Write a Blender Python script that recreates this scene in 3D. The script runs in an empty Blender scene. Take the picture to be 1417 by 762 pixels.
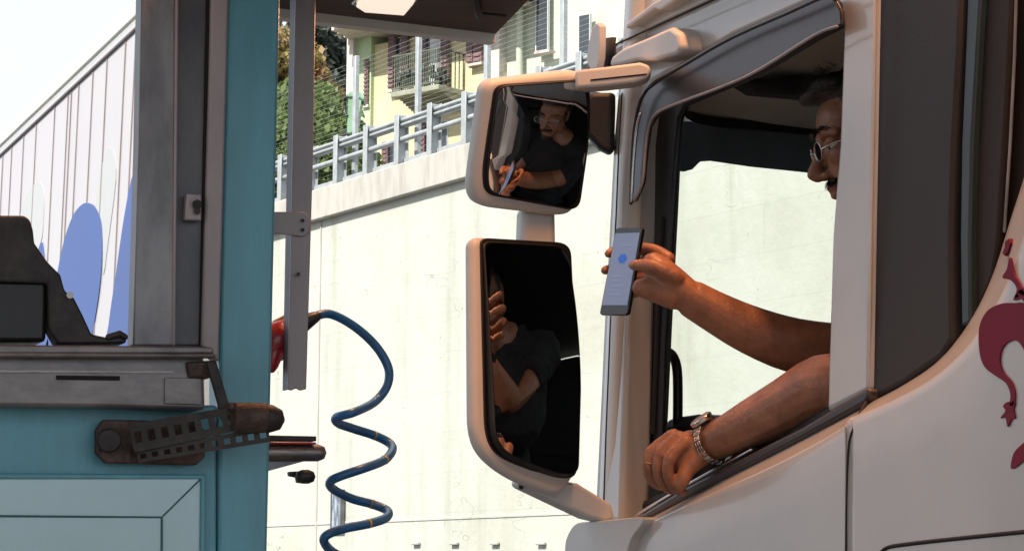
import bpy, bmesh, math, random
from mathutils import Vector, Matrix, noise
random.seed(7)
V = Vector
rad = math.radians
C = bpy.context.scene.collection
SC = bpy.context.scene

# ------------------------------------------------------------------ camera
FPX = 3340.0; CX, CY = 708.5, 381.0
YAW, PITCH, ROLL = rad(21.6), rad(7.3), 0.006
CAM = V((0, 0, 2.0))
_fw = V((math.sin(YAW)*math.cos(PITCH), math.cos(YAW)*math.cos(PITCH), math.sin(PITCH)))
_r0 = V((math.cos(YAW), -math.sin(YAW), 0)); _u0 = _r0.cross(_fw)
_rt = _r0*math.cos(ROLL) + _u0*math.sin(ROLL); _up = _u0*math.cos(ROLL) - _r0*math.sin(ROLL)
cam_d = bpy.data.cameras.new('camera'); cam = bpy.data.objects.new('camera', cam_d); C.objects.link(cam)
cam_d.sensor_width = 36.0; cam_d.lens = 36.0*FPX/1417.0; cam_d.clip_start = 0.05; cam_d.clip_end = 3000
m3 = Matrix((_rt, _up, -_fw)).transposed()
cam.matrix_world = Matrix.Translation(CAM) @ m3.to_4x4()
SC.camera = cam

# ------------------------------------------------------------------ world, sun, exposure
SUN_DIR = V((-0.62, -0.36, 0.70)).normalized()          # towards the sun
elev = math.asin(SUN_DIR.z); az = math.atan2(SUN_DIR.x, SUN_DIR.y)
w = bpy.data.worlds.new('World'); SC.world = w; w.use_nodes = True
nt = w.node_tree; nt.nodes.clear()
sky = nt.nodes.new('ShaderNodeTexSky'); sky.sky_type = 'NISHITA'; sky.sun_disc = False
sky.sun_elevation = elev; sky.sun_rotation = az; sky.air_density = 1.3; sky.dust_density = 5.0; sky.ozone_density = 1.0
bg = nt.nodes.new('ShaderNodeBackground'); bg.inputs['Strength'].default_value = 0.09
wo = nt.nodes.new('ShaderNodeOutputWorld')
tcw = nt.nodes.new('ShaderNodeTexCoord'); mpw = nt.nodes.new('ShaderNodeMapping'); mpw.inputs['Scale'].default_value = (1, 1, 3)
nzw = nt.nodes.new('ShaderNodeTexNoise'); nzw.inputs['Scale'].default_value = 1.6; nzw.inputs['Detail'].default_value = 7
crw = nt.nodes.new('ShaderNodeMapRange'); crw.inputs['From Min'].default_value = .3; crw.inputs['From Max'].default_value = .6; crw.inputs['To Min'].default_value = .55; crw.inputs['To Max'].default_value = .95
mxw = nt.nodes.new('ShaderNodeMix'); mxw.data_type = 'RGBA'; mxw.inputs[7].default_value = (6.9, 7.5, 8.5, 1)
nt.links.new(tcw.outputs['Generated'], mpw.inputs[0]); nt.links.new(mpw.outputs[0], nzw.inputs[0]); nt.links.new(nzw.outputs[0], crw.inputs[0]); nt.links.new(crw.outputs[0], mxw.inputs[0])
nt.links.new(sky.outputs[0], mxw.inputs[6]); nt.links.new(mxw.outputs[2], bg.inputs[0]); nt.links.new(bg.outputs[0], wo.inputs[0])
sl = bpy.data.lights.new('sun', 'SUN'); sl.energy = 4.6; sl.angle = rad(0.5); sl.color = (1.0, 0.95, 0.86)
sun = bpy.data.objects.new('sun', sl); C.objects.link(sun); sun.location = (-20, -10, 30)
sun.rotation_euler = SUN_DIR.to_track_quat('Z', 'Y').to_euler()
SC.view_settings.view_transform = 'Standard'; SC.view_settings.look = 'None'
SC.view_settings.gamma = 1; SC.view_settings.exposure = 0.72
try: SC.view_settings.use_curve_mapping = False
except Exception: pass

# ------------------------------------------------------------------ picture point -> place on a real surface
def R(px, py): return _fw + _rt*((px-CX)/FPX) - _up*((py-CY)/FPX)
def WD(px, py, d): return CAM + R(px, py)*d
def WX(px, py, X): r = R(px, py); return CAM + r*((X-CAM.x)/r.x)
def WY(px, py, Y): r = R(px, py); return CAM + r*((Y-CAM.y)/r.y)
def WP(px, py, P, n): r = R(px, py); return CAM + r*((P-CAM).dot(n)/r.dot(n))

# ------------------------------------------------------------------ materials
def mat(name, col, rough=0.5, metal=0.0, n=0.12, ns=6.0, bump=0.0, bs=40.0, col2=None, thr=(0.35, 0.65), coat=0.0, stretch=None, spec=0.5, sub=0.0):
    m = bpy.data.materials.new(name); m.use_nodes = True; t = m.node_tree; b = t.nodes['Principled BSDF']
    b.inputs['Roughness'].default_value = rough; b.inputs['Metallic'].default_value = metal
    b.inputs['Coat Weight'].default_value = coat; b.inputs['Coat Roughness'].default_value = 0.08
    b.inputs['Specular IOR Level'].default_value = spec
    if sub: b.inputs['Subsurface Weight'].default_value = sub; b.inputs['Subsurface Scale'].default_value = 0.01
    tc = t.nodes.new('ShaderNodeTexCoord'); mp = t.nodes.new('ShaderNodeMapping'); t.links.new(tc.outputs['Object'], mp.inputs[0])
    if stretch: mp.inputs['Scale'].default_value = stretch
    nz = t.nodes.new('ShaderNodeTexNoise'); nz.inputs['Scale'].default_value = ns; nz.inputs['Detail'].default_value = 6; nz.inputs['Roughness'].default_value = 0.62
    t.links.new(mp.outputs[0], nz.inputs['Vector'])
    cr = t.nodes.new('ShaderNodeValToRGB'); t.links.new(nz.outputs['Fac'], cr.inputs[0])
    c = V(col[:3]); c2 = V(col2[:3]) if col2 else c*(1-n*2)
    cr.color_ramp.elements[0].position = thr[0]; cr.color_ramp.elements[0].color = (*c2, 1)
    cr.color_ramp.elements[1].position = thr[1]; cr.color_ramp.elements[1].color = (*(c if col2 else c*(1+n*0.4)), 1)
    t.links.new(cr.outputs[0], b.inputs['Base Color'])
    if bump:
        n2 = t.nodes.new('ShaderNodeTexNoise'); n2.inputs['Scale'].default_value = bs; n2.inputs['Detail'].default_value = 5
        t.links.new(mp.outputs[0], n2.inputs['Vector'])
        bp = t.nodes.new('ShaderNodeBump'); bp.inputs['Strength'].default_value = bump; bp.inputs['Distance'].default_value = 0.01
        t.links.new(n2.outputs['Fac'], bp.inputs['Height']); t.links.new(bp.outputs[0], b.inputs['Normal'])
    rr = t.nodes.new('ShaderNodeMapRange'); rr.inputs['To Min'].default_value = max(0.02, rough-0.12*(rough > .1)); rr.inputs['To Max'].default_value = min(1, rough+0.1*(rough > .1))
    t.links.new(nz.outputs['Fac'], rr.inputs['Value']); t.links.new(rr.outputs[0], b.inputs['Roughness'])
    return m
M = {}
M['white'] = mat('white_paint', (.47, .465, .44), .34, n=.07, ns=2.5, coat=.6, bump=.02, bs=180)
M['mirror_white'] = mat('white_plastic', (.60, .595, .57), .45, n=.04, ns=4, bump=.04, bs=500)
M['beige'] = mat('pillar_paint', (.56, .55, .51), .32, n=.05, ns=3, coat=.7)
M['black'] = mat('black_rubber', (.012, .012, .014), .55, n=.2, ns=8)
M['blackplastic'] = mat('black_plastic', (.018, .017, .018), .42, n=.15, ns=10, bump=.08, bs=400)
M['interior'] = mat('interior_trim', (.02, .02, .022), .7, n=.2, ns=12, bump=.1, bs=300)
M['seal'] = mat('window_seal', (.035, .028, .03), .4, n=.15, ns=6)
M['headliner'] = mat('headliner_fabric', (.62, .60, .52), .85, n=.08, ns=7, bump=.15, bs=700)
M['navy'] = mat('sun_blind_fabric', (.17, .22, .26), .7, n=.12, ns=6, bump=.1, bs=700)
M['gap'] = mat('gap_black_rubber', (.008, .007, .007), .8, n=.1)  # near-black for seams, slots and panel gaps
M['darkgrey'] = mat('dark_grey_panel', (.040, .039, .040), .6, n=.10, ns=3, bump=.05, bs=300, spec=.2)
M['tealdark'] = mat('dark_teal_strip', (.022, .045, .055), .5, n=.1)
M['brown'] = mat('dark_brown_bellows', (.016, .011, .010), .75, n=.35, ns=9, stretch=(1, 1, .15), bump=.2, bs=60)
M['maroon'] = mat('dark_red_vinyl', (.19, .020, .045), .6, spec=.12, n=.06, ns=8)
M['chrome'] = mat('bright_trim', (.72, .72, .72), .22, 1.0, n=.05)
M['steel'] = mat('brushed_steel', (.32, .29, .27), .38, .85, n=.2, ns=14, stretch=(1, 1, 6), bump=.1, bs=90)
M['steelrail'] = mat('worn_steel_rail', (.27, .25, .24), .42, .5, n=.22, ns=16, stretch=(.8, 1, 1.3), bump=.10, bs=70)
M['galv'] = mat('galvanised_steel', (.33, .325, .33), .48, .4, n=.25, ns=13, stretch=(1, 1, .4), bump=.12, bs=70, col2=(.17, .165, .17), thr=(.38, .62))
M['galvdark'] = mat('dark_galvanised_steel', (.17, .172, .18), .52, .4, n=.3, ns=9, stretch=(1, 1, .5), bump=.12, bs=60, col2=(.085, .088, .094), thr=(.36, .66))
M['pinkgrey'] = mat('primer_grey_profile', (.42, .36, .355), .5, .1, n=.12, ns=9, stretch=(1, 1, .3), bump=.06, bs=90)
M['teal'] = mat('teal_paint', (.135, .40, .48), .42, n=.10, ns=7, coat=.12, stretch=(3, 3, .5), bump=.10, bs=160)
M['cyan'] = mat('pale_cyan_paint', (.46, .70, .73), .26, n=.05, ns=4, coat=1.0, bump=.02, bs=150)
M['cyanline'] = mat('panel_groove', (.05, .15, .17), .6, n=.1)
M['rust'] = mat('rusty_dark_steel', (.15, .10, .08), .62, .4, n=.4, ns=26, bump=.3, bs=120, col2=(.028, .02, .018), thr=(.35, .65))
M['darksteel'] = mat('dark_steel', (.055, .048, .045), .55, .4, n=.3, ns=22, bump=.15, bs=120)
M['redmetal'] = mat('red_enamel', (.48, .02, .025), .3, n=.2, ns=18, coat=.4, bump=.1, bs=120)
M['hose'] = mat('blue_hose', (.020, .135, .33), .40, n=.2, ns=12, coat=.25)
M['yellow'] = mat('yellow_sleeve', (.55, .38, .04), .5)
M['skin'] = mat('skin', (.33, .148, .082), .45, n=.15, ns=30, bump=.16, bs=170, sub=.12)
M['nail'] = mat('finger_nail', (.46, .26, .20), .3, n=.05)
M['hair'] = mat('grey_hair', (.038, .032, .028), .6, n=.3, ns=60)
M['brow'] = mat('dark_brow_hair', (.03, .024, .02), .7, n=.2)
M['shirt'] = mat('black_cotton', (.012, .012, .013), .9, n=.2, ns=30, bump=.4, bs=35)
M['jeans'] = mat('dark_denim', (.02, .025, .04), .9, n=.2, ns=30)
M['eye'] = mat('eye_white', (.5, .47, .44), .2, n=.02)
M['concrete'] = mat('concrete', (.36, .35, .33), .85, n=.15, ns=1.3, bump=.3, bs=18)
M['asphalt'] = mat('asphalt', (.055, .054, .052), .9, n=.2, ns=.8, bump=.3, bs=60)
M['fencepost'] = mat('galvanised_post', (.40, .43, .44), .5, .2, n=.1, ns=6)
M['wire'] = mat('fence_wire', (.50, .53, .50), .5, .3, n=.1)
M['yellowwall'] = mat('yellow_stucco', (.62, .55, .34), .9, n=.1, ns=.9, bump=.2, bs=14)
M['greenwall'] = mat('pale_green_stucco', (.44, .56, .35), .9, n=.08, ns=1.1, bump=.2, bs=14)
M['sagewall'] = mat('sage_stucco', (.52, .56, .46), .9, n=.09, ns=.6, bump=.2, bs=14)
M['stone'] = mat('weathered_stone', (.55, .50, .46), .9, n=.1, ns=2.2, bump=.4, bs=12, col2=(.34, .28, .24), thr=(.34, .5))
M['shutter'] = mat('maroon_shutter', (.20, .12, .13), .7, n=.12, ns=5)
M['winwhite'] = mat('white_window_paint', (.62, .64, .66), .5, n=.05)
M['winglass'] = mat('dark_window_glass', (.05, .06, .07), .08, n=.05)
M['curtain'] = mat('white_curtain', (.55, .58, .62), .8, n=.08, ns=4)
M['iron'] = mat('balcony_iron', (.13, .15, .11), .6, .3, n=.1)
M['balcslab'] = mat('balcony_slab', (.30, .31, .24), .9, n=.15, ns=2)
M['bin'] = mat('green_bin_plastic', (.22, .38, .24), .55, n=.08, ns=3)
M['bark'] = mat('bark', (.09, .065, .045), .95, n=.3, ns=8, bump=.5, bs=20)
M['trailerwhite'] = mat('trailer_white_paint', (.45, .425, .432), .35, n=.03, ns=.8, coat=.3)
M['trailerrail'] = mat('trailer_rail_paint', (.60, .61, .585), .4, n=.05, ns=2, coat=.2)
M['trailerblue'] = mat('blue_trailer_vinyl', (.065, .11, .29), .5, n=.06, ns=1, spec=.2)
M['trailerpale'] = mat('pale_green_trailer_vinyl', (.40, .41, .39), .35, n=.04, ns=1, coat=.3)
M['groove'] = mat('trailer_groove', (.24, .21, .21), .7, n=.1)
M['tyre'] = mat('tyre_rubber', (.02, .02, .02), .85, n=.2)
M['roofwood'] = mat('brown_soffit', (.085, .050, .036), .5, n=.3, ns=5, stretch=(1, 4, 1), bump=.1, bs=40)
M['fascia'] = mat('fascia_grey_white', (.80, .83, .79), .6, n=.05, ns=3)
M['plaque'] = mat('blue_grey_plaque', (.36, .42, .50), .6, n=.3, ns=9, col2=(.10, .12, .15), thr=(.42, .55), stretch=(1, 1, .25))
M['terrain'] = mat('terrace_soil', (.16, .15, .09), .95, n=.2, ns=.5)
M['gold'] = mat('gold_ring', (.75, .5, .18), .25, 1, n=.02)
M['silver'] = mat('watch_steel', (.66, .64, .60), .24, 1, n=.08, ns=60)
M['dial'] = mat('watch_dial', (.75, .75, .76), .12, n=.02, coat=.8)
M['phonebody'] = mat('phone_black', (.012, .011, .012), .22, n=.1, coat=.4)

def set_tree_col(m, cols):
    t = m.node_tree; b = t.nodes['Principled BSDF']
def leafmat(name, a, b_, ns=1.4):
    m = mat(name, a, .6, col2=b_, ns=ns, thr=(.4, .6)); b = m.node_tree.nodes['Principled BSDF']
    b.inputs['Subsurface Weight'].default_value = 0
    t = m.node_tree; tr = t.nodes.new('ShaderNodeBsdfTranslucent'); tr.inputs[0].default_value = (*[x*1.2 for x in a], 1)
    mx = t.nodes.new('ShaderNodeMixShader'); mx.inputs[0].default_value = .35
    o = t.nodes['Material Output']; t.links.new(b.outputs[0], mx.inputs[1]); t.links.new(tr.outputs[0], mx.inputs[2]); t.links.new(mx.outputs[0], o.inputs[0])
    return m
M['leaf'] = leafmat('green_leaves', (.17, .23, .075), (.08, .125, .045))
M['leafdark'] = leafmat('dark_leaves', (.12, .14, .115), (.06, .075, .066))  # leaf colours lightened in place of distance haze
M['leafwarm'] = leafmat('autumn_leaves', (.32, .27, .10), (.27, .12, .07), ns=.9)

def glassmat(name, tint, fac, rough=.02):
    m = bpy.data.materials.new(name); m.use_nodes = True; t = m.node_tree; t.nodes.clear()
    o = t.nodes.new('ShaderNodeOutputMaterial'); tr = t.nodes.new('ShaderNodeBsdfTransparent'); tr.inputs[0].default_value = (*tint, 1)
    g = t.nodes.new('ShaderNodeBsdfGlossy'); g.inputs['Roughness'].default_value = rough
    fr = t.nodes.new('ShaderNodeFresnel'); fr.inputs[0].default_value = 1.45
    ad = t.nodes.new('ShaderNodeMath'); ad.operation = 'ADD'; ad.inputs[1].default_value = fac
    mx = t.nodes.new('ShaderNodeMixShader'); t.links.new(fr.outputs[0], ad.inputs[0]); t.links.new(ad.outputs[0], mx.inputs[0])
    t.links.new(tr.outputs[0], mx.inputs[1]); t.links.new(g.outputs[0], mx.inputs[2]); t.links.new(mx.outputs[0], o.inputs[0]); return m
M['glass'] = glassmat('clear_glass', (.96, .98, .97), 0.0)
M['lens'] = glassmat('spectacle_lens', (.88, .88, .88), .02)
for n_ in M['lens'].node_tree.nodes:
    if n_.type == 'FRESNEL': n_.inputs[0].default_value = 1.16
M['smoke'] = None
def smokemat():
    m = bpy.data.materials.new('smoked_acrylic'); m.use_nodes = True; t = m.node_tree; b = t.nodes['Principled BSDF']
    b.inputs['Base Color'].default_value = (.036, .028, .027, 1); b.inputs['Roughness'].default_value = .28; b.inputs['Coat Weight'].default_value = 0; b.inputs['Specular IOR Level'].default_value = .4
    tc = t.nodes.new('ShaderNodeTexCoord'); nz = t.nodes.new('ShaderNodeTexNoise'); nz.inputs['Scale'].default_value = 5; t.links.new(tc.outputs['Object'], nz.inputs[0])
    mr = t.nodes.new('ShaderNodeMapRange'); mr.inputs['To Min'].default_value = .22; mr.inputs['To Max'].default_value = .36; t.links.new(nz.outputs['Fac'], mr.inputs[0]); t.links.new(mr.outputs[0], b.inputs['Roughness'])
    return m
M['smoke'] = smokemat()
def mirrormat():
    m = bpy.data.materials.new('mirror_glass'); m.use_nodes = True; t = m.node_tree; b = t.nodes['Principled BSDF']
    b.inputs['Base Color'].default_value = (.80, .82, .82, 1); b.inputs['Metallic'].default_value = 1; b.inputs['Roughness'].default_value = .012
    tc = t.nodes.new('ShaderNodeTexCoord'); nz = t.nodes.new('ShaderNodeTexNoise'); nz.inputs['Scale'].default_value = 60; t.links.new(tc.outputs['Object'], nz.inputs[0])
    mr = t.nodes.new('ShaderNodeMapRange'); mr.inputs['To Min'].default_value = .005; mr.inputs['To Max'].default_value = .03; t.links.new(nz.outputs['Fac'], mr.inputs[0]); t.links.new(mr.outputs[0], b.inputs['Roughness'])
    return m
M['mirror'] = mirrormat()
def emat(name, col, s):
    m = bpy.data.materials.new(name); m.use_nodes = True; b = m.node_tree.nodes['Principled BSDF']
    b.inputs['Base Color'].default_value = (*col, 1); b.inputs['Emission Color'].default_value = (*col, 1); b.inputs['Emission Strength'].default_value = s; return m
M['screen'] = emat('phone_screen_light', (.15, .20, .31), .36)
M['icon'] = emat('phone_icon_blue', (.02, .09, .36), .5)
M['ptext'] = emat('phone_text_grey', (.16, .20, .30), .5)
M['lampglow'] = emat('lamp_diffuser_glow', (1.0, .82, .68), .55)
def canopymat():
    m = bpy.data.materials.new('orange_canopy_fabric'); m.use_nodes = True; t = m.node_tree; t.nodes.clear()
    o = t.nodes.new('ShaderNodeOutputMaterial'); d = t.nodes.new('ShaderNodeBsdfDiffuse'); tr = t.nodes.new('ShaderNodeBsdfTranslucent')
    tc = t.nodes.new('ShaderNodeTexCoord'); nz = t.nodes.new('ShaderNodeTexNoise'); nz.inputs['Scale'].default_value = 3; cr = t.nodes.new('ShaderNodeValToRGB')
    cr.color_ramp.elements[0].color = (.46, .20, .09, 1); cr.color_ramp.elements[1].color = (.52, .24, .11, 1)
    t.links.new(tc.outputs['Object'], nz.inputs[0]); t.links.new(nz.outputs[0], cr.inputs[0]); t.links.new(cr.outputs[0], d.inputs[0]); t.links.new(cr.outputs[0], tr.inputs[0])
    mx = t.nodes.new('ShaderNodeMixShader'); mx.inputs[0].default_value = .3
    t.links.new(d.outputs[0], mx.inputs[1]); t.links.new(tr.outputs[0], mx.inputs[2]); t.links.new(mx.outputs[0], o.inputs[0]); return m
M['canopy'] = canopymat()
def wallmat():
    m = bpy.data.materials.new('whitewashed_concrete'); m.use_nodes = True; t = m.node_tree; b = t.nodes['Principled BSDF']; b.inputs['Roughness'].default_value = .92
    L = t.links.new; N = t.nodes.new
    tc = N('ShaderNodeTexCoord'); sx = N('ShaderNodeSeparateXYZ'); L(tc.outputs['Object'], sx.inputs[0])
    cb = N('ShaderNodeCombineXYZ'); L(sx.outputs['Y'], cb.inputs[0]); L(sx.outputs['Z'], cb.inputs[1])
    br = N('ShaderNodeTexBrick'); br.inputs['Scale'].default_value = 1.0; br.inputs['Brick Width'].default_value = 4.2; br.inputs['Row Height'].default_value = .62
    br.inputs['Mortar Size'].default_value = .012; br.inputs['Mortar Smooth'].default_value = .6; br.inputs['Color1'].default_value = (.468, .480, .432, 1); br.inputs['Color2'].default_value = (.455, .467, .42, 1); br.inputs['Mortar'].default_value = (.43, .44, .40, 1)
    L(cb.outputs[0], br.inputs['Vector'])
    def noise_(scale, det, st):
        mp = N('ShaderNodeMapping'); mp.inputs['Scale'].default_value = st; L(tc.outputs['Object'], mp.inputs[0])
        n = N('ShaderNodeTexNoise'); n.inputs['Scale'].default_value = scale; n.inputs['Detail'].default_value = det; n.inputs['Roughness'].default_value = .65; L(mp.outputs[0], n.inputs[0]); return n
    def mul(a, fac, c, blend='MULTIPLY'):
        x = N('ShaderNodeMix'); x.data_type = 'RGBA'; x.blend_type = blend; L(fac, x.inputs[0]); L(a, x.inputs[6]); x.inputs[7].default_value = (*c, 1); return x.outputs[2]
    def ramp(s, lo, hi):
        r = N('ShaderNodeMapRange'); r.inputs['From Min'].default_value = lo; r.inputs['From Max'].default_value = hi; L(s, r.inputs[0]); return r.outputs[0]
    c = br.outputs['Color']
    c = mul(c, ramp(noise_(.28, 6, (1, 1, 1)).outputs[0], .5, .72), (.82, .82, .77))
    c = mul(c, ramp(noise_(1.1, 8, (1, 1, .12)).outputs[0], .56, .8), (.72, .72, .66))
    # hairline cracks: thin band of a warped noise
    n3 = noise_(.22, 4, (1, 1, 2.6)); a = N('ShaderNodeMath'); a.operation = 'SUBTRACT'; a.inputs[1].default_value = .5; L(n3.outputs[0], a.inputs[0])
    ab = N('ShaderNodeMath'); ab.operation = 'ABSOLUTE'; L(a.outputs[0], ab.inputs[0]); ln = ramp(ab.outputs[0], .0022, 0)
    gate = ramp(noise_(.5, 3, (1, 1, 1)).outputs[0], .56, .65); g = N('ShaderNodeMath'); g.operation = 'MULTIPLY'; L(ln, g.inputs[0]); L(gate, g.inputs[1])
    c = mul(c, g.outputs[0], (.45, .45, .40))
    sp = ramp(noise_(7, 2, (1, 1, 1)).outputs[0], .72, .76); c = mul(c, sp, (.6, .6, .54))
    L(c, b.inputs['Base Color'])
    bp = N('ShaderNodeBump'); bp.inputs['Strength'].default_value = .5; bp.inputs['Distance'].default_value = .03; L(noise_(3, 7, (1, 1, 1)).outputs[0], bp.inputs['Height']); L(bp.outputs[0], b.inputs['Normal'])
    return m
M['wall'] = wallmat()
M['cap'] = mat('concrete_cap', (.43, .42, .385), .9, n=.1, ns=5, bump=.4, bs=14, col2=(.35, .34, .305), thr=(.34, .56), stretch=(1, 1, .25))

# ------------------------------------------------------------------ builders
BASE = {}
def link(o): C.objects.link(o); return o
def thing(name, label, cat, base, group=None):
    o = link(bpy.data.objects.new(name, None)); o.location = base; o.empty_display_size = .1
    o['label'] = label; o['category'] = cat
    if group: o['group'] = group
    BASE[o.name] = V(base); return o
def tag(o, label, cat, group=None):
    o['label'] = label; o['category'] = cat
    if group: o['group'] = group
    return o
def kind(o, k): o['kind'] = k; return o
def put(name, bm, m, parent=None, smooth=False, bevel=0, seg=2, solid=0, base=None, autos=None):
    """bm holds world coordinates; links ONE mesh object whose origin is its thing's base"""
    if parent is not None: b = BASE[parent.name]
    elif base is not None: b = V(base)
    else:
        xs = [v.co for v in bm.verts]; b = V(((min(c.x for c in xs)+max(c.x for c in xs))/2, (min(c.y for c in xs)+max(c.y for c in xs))/2, min(c.z for c in xs)))
    bmesh.ops.translate(bm, verts=bm.verts, vec=-b)
    bmesh.ops.recalc_face_normals(bm, faces=bm.faces) if not getattr(put, 'keep', False) else None
    me = bpy.data.meshes.new(name); bm.to_mesh(me); bm.free()
    for mm in (m if isinstance(m, (list, tuple)) else [m]): me.materials.append(M[mm])
    if smooth:
        for p in me.polygons: p.use_smooth = True
    o = link(bpy.data.objects.new(name, me)); BASE[o.name] = b
    if parent is not None: o.parent = parent
    else: o.location = b
    if solid: s = o.modifiers.new('solid', 'SOLIDIFY'); s.thickness = solid; s.offset = -1
    if bevel:
        s = o.modifiers.new('bevel', 'BEVEL'); s.width = bevel; s.segments = seg; s.limit_method = 'ANGLE'; s.angle_limit = rad(32)
        s.harden_normals = False
        for p in me.polygons: p.use_smooth = True
        try: me.set_sharp_from_angle(angle=rad(50))
        except Exception: pass
    return o
def prism(bm, pts, vec):
    a = [bm.verts.new(p) for p in pts]; b = [bm.verts.new(V(p)+V(vec)) for p in pts]; n = len(pts)
    bm.faces.new(a); bm.faces.new(b[::-1])
    for i in range(n): bm.faces.new((a[i], b[i], b[(i+1) % n], a[(i+1) % n]))
def P(pts, vec):
    bm = bmesh.new(); prism(bm, pts, vec); return bm
def boxw(bm, c, s, ax=None):
    ax = ax or (V((1, 0, 0)), V((0, 1, 0)), V((0, 0, 1))); c = V(c)
    vs = [bm.verts.new(c + ax[0]*s[0]*.5*i + ax[1]*s[1]*.5*j + ax[2]*s[2]*.5*k) for i in (-1, 1) for j in (-1, 1) for k in (-1, 1)]
    for f in ((0, 1, 3, 2), (4, 6, 7, 5), (0, 4, 5, 1), (2, 3, 7, 6), (0, 2, 6, 4), (1, 5, 7, 3)): bm.faces.new([vs[i] for i in f])
def B(c, s, ax=None): bm = bmesh.new(); boxw(bm, c, s, ax); return bm
def catmull(pts, n=6):
    out = []; k = len(pts)
    for i in range(k-1):
        p0, p1, p2, p3 = pts[max(0, i-1)], pts[i], pts[i+1], pts[min(k-1, i+2)]
        for j in range(n):
            t = j/n; out.append(tuple(.5*((2*p1[a]) + (-p0[a]+p2[a])*t + (2*p0[a]-5*p1[a]+4*p2[a]-p3[a])*t*t + (-p0[a]+3*p1[a]-3*p2[a]+p3[a])*t**3) for a in range(len(p1))))
    out.append(tuple(pts[-1])); return out
def tube(bm, pts, rads, seg=12, caps=True, sub=0, flat=1.0, fdir=None):
    """tapered tube through points, domed ends"""
    if not hasattr(rads, '__len__'): rads = [rads]*len(pts)
    q = [(*p, r) for p, r in zip(pts, rads)]
    if sub: q = catmull(q, sub)
    P_ = [V(x[:3]) for x in q]; Rr = [max(1e-4, x[3]) for x in q]
    if caps:
        d0 = (P_[0]-P_[1]).normalized(); d1 = (P_[-1]-P_[-2]).normalized(); a0, r0, a1, r1 = P_[0], Rr[0], P_[-1], Rr[-1]
        P_ = [a0+d0*r0*.98, a0+d0*r0*.7] + P_ + [a1+d1*r1*.7, a1+d1*r1*.98]; Rr = [r0*.15, r0*.72] + Rr + [r1*.72, r1*.15]
    rings = []; ref = V((0, 0, 1)); t0 = (P_[1]-P_[0]).normalized()
    if fdir: ref = V(fdir)
    if abs(t0.dot(ref)) > .95: ref = V((1, 0, 0))
    u = (ref - t0*ref.dot(t0)).normalized()
    for i, p in enumerate(P_):
        t = (P_[min(i+1, len(P_)-1)] - P_[max(i-1, 0)]).normalized()
        u = (u - t*u.dot(t)).normalized(); v = t.cross(u)
        rings.append([bm.verts.new(p + (u*math.cos(a)*flat + v*math.sin(a))*Rr[i]) for a in [2*math.pi*k/seg for k in range(seg)]])
    for a, b in zip(rings, rings[1:]):
        for k in range(seg): bm.faces.new((a[k], a[(k+1) % seg], b[(k+1) % seg], b[k]))
    bm.faces.new(rings[0][::-1]); bm.faces.new(rings[-1])
def T(pts, r, **k): bm = bmesh.new(); tube(bm, pts, r, **k); return bm
def ell(bm, c, r, ax=None, seg=16, rings=10):
    ax = ax or (V((1, 0, 0)), V((0, 1, 0)), V((0, 0, 1))); c = V(c)
    g = bmesh.ops.create_uvsphere(bm, u_segments=seg, v_segments=rings, radius=1)
    for v in g['verts']: q = v.co.copy(); v.co = c + ax[0]*q.x*r[0] + ax[1]*q.y*r[1] + ax[2]*q.z*r[2]
def grid(bm, rows):
    vs = [[bm.verts.new(p) for p in r] for r in rows]
    for a, b in zip(vs, vs[1:]):
        for i in range(len(a)-1): bm.faces.new((a[i], a[i+1], b[i+1], b[i]))
def ptsX(px, X): return [WX(a, b, X) for a, b in px]
def ptsY(px, Y): return [WY(a, b, Y) for a, b in px]
def smoothpoly(px, n=5): # closed catmull
    k = len(px); out = []
    for i in range(k):
        p0, p1, p2, p3 = px[i-1], px[i], px[(i+1) % k], px[(i+2) % k]
        for j in range(n):
            t = j/n; out.append(tuple(.5*((2*p1[a]) + (-p0[a]+p2[a])*t + (2*p0[a]-5*p1[a]+4*p2[a]-p3[a])*t*t + (-p0[a]+3*p1[a]-3*p2[a]+p3[a])*t**3) for a in (0, 1)))
    return out
def roundpoly(px, r, n=4): # round the corners of a polygon by radius r (px)
    out = []; k = len(px)
    for i in range(k):
        p = V((*px[i], 0)); a = V((*px[i-1], 0)); b = V((*px[(i+1) % k], 0)); rr = r[i] if hasattr(r, '__len__') else r
        da, db = (a-p), (b-p); la, lb = min(rr, da.length*.45), min(rr, db.length*.45); s = p+da.normalized()*la; e = p+db.normalized()*lb
        for j in range(n+1): t = j/n; q = s*(1-t)**2 + p*2*t*(1-t) + e*t*t; out.append((q.x, q.y))
    return out
def organic(name, bm, m, parent, voxel=.004, smooth=4, disp=0):
    b = BASE[parent.name]; bmesh.ops.translate(bm, verts=bm.verts, vec=-b)
    me = bpy.data.meshes.new('tmp'); bm.to_mesh(me); bm.free(); o = link(bpy.data.objects.new('tmp', me))
    r = o.modifiers.new('r', 'REMESH'); r.mode = 'VOXEL'; r.voxel_size = voxel; r.use_smooth_shade = True
    s = o.modifiers.new('s', 'SMOOTH'); s.iterations = smooth; s.factor = .5
    dg = bpy.context.evaluated_depsgraph_get(); me2 = bpy.data.meshes.new_from_object(o.evaluated_get(dg)); bpy.data.objects.remove(o); bpy.data.meshes.remove(me)
    me2.name = name; me2.materials.clear(); me2.materials.append(M[m])
    for p in me2.polygons: p.use_smooth = True
    if disp:
        nn_ = [v.normal.copy() for v in me2.vertices]
        for v, q_ in zip(me2.vertices, nn_): v.co = v.co + q_*(noise.noise(v.co*45)*.5+noise.noise(v.co*14))*disp
    q = link(bpy.data.objects.new(name, me2)); q.parent = parent; BASE[q.name] = b; return q

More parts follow.
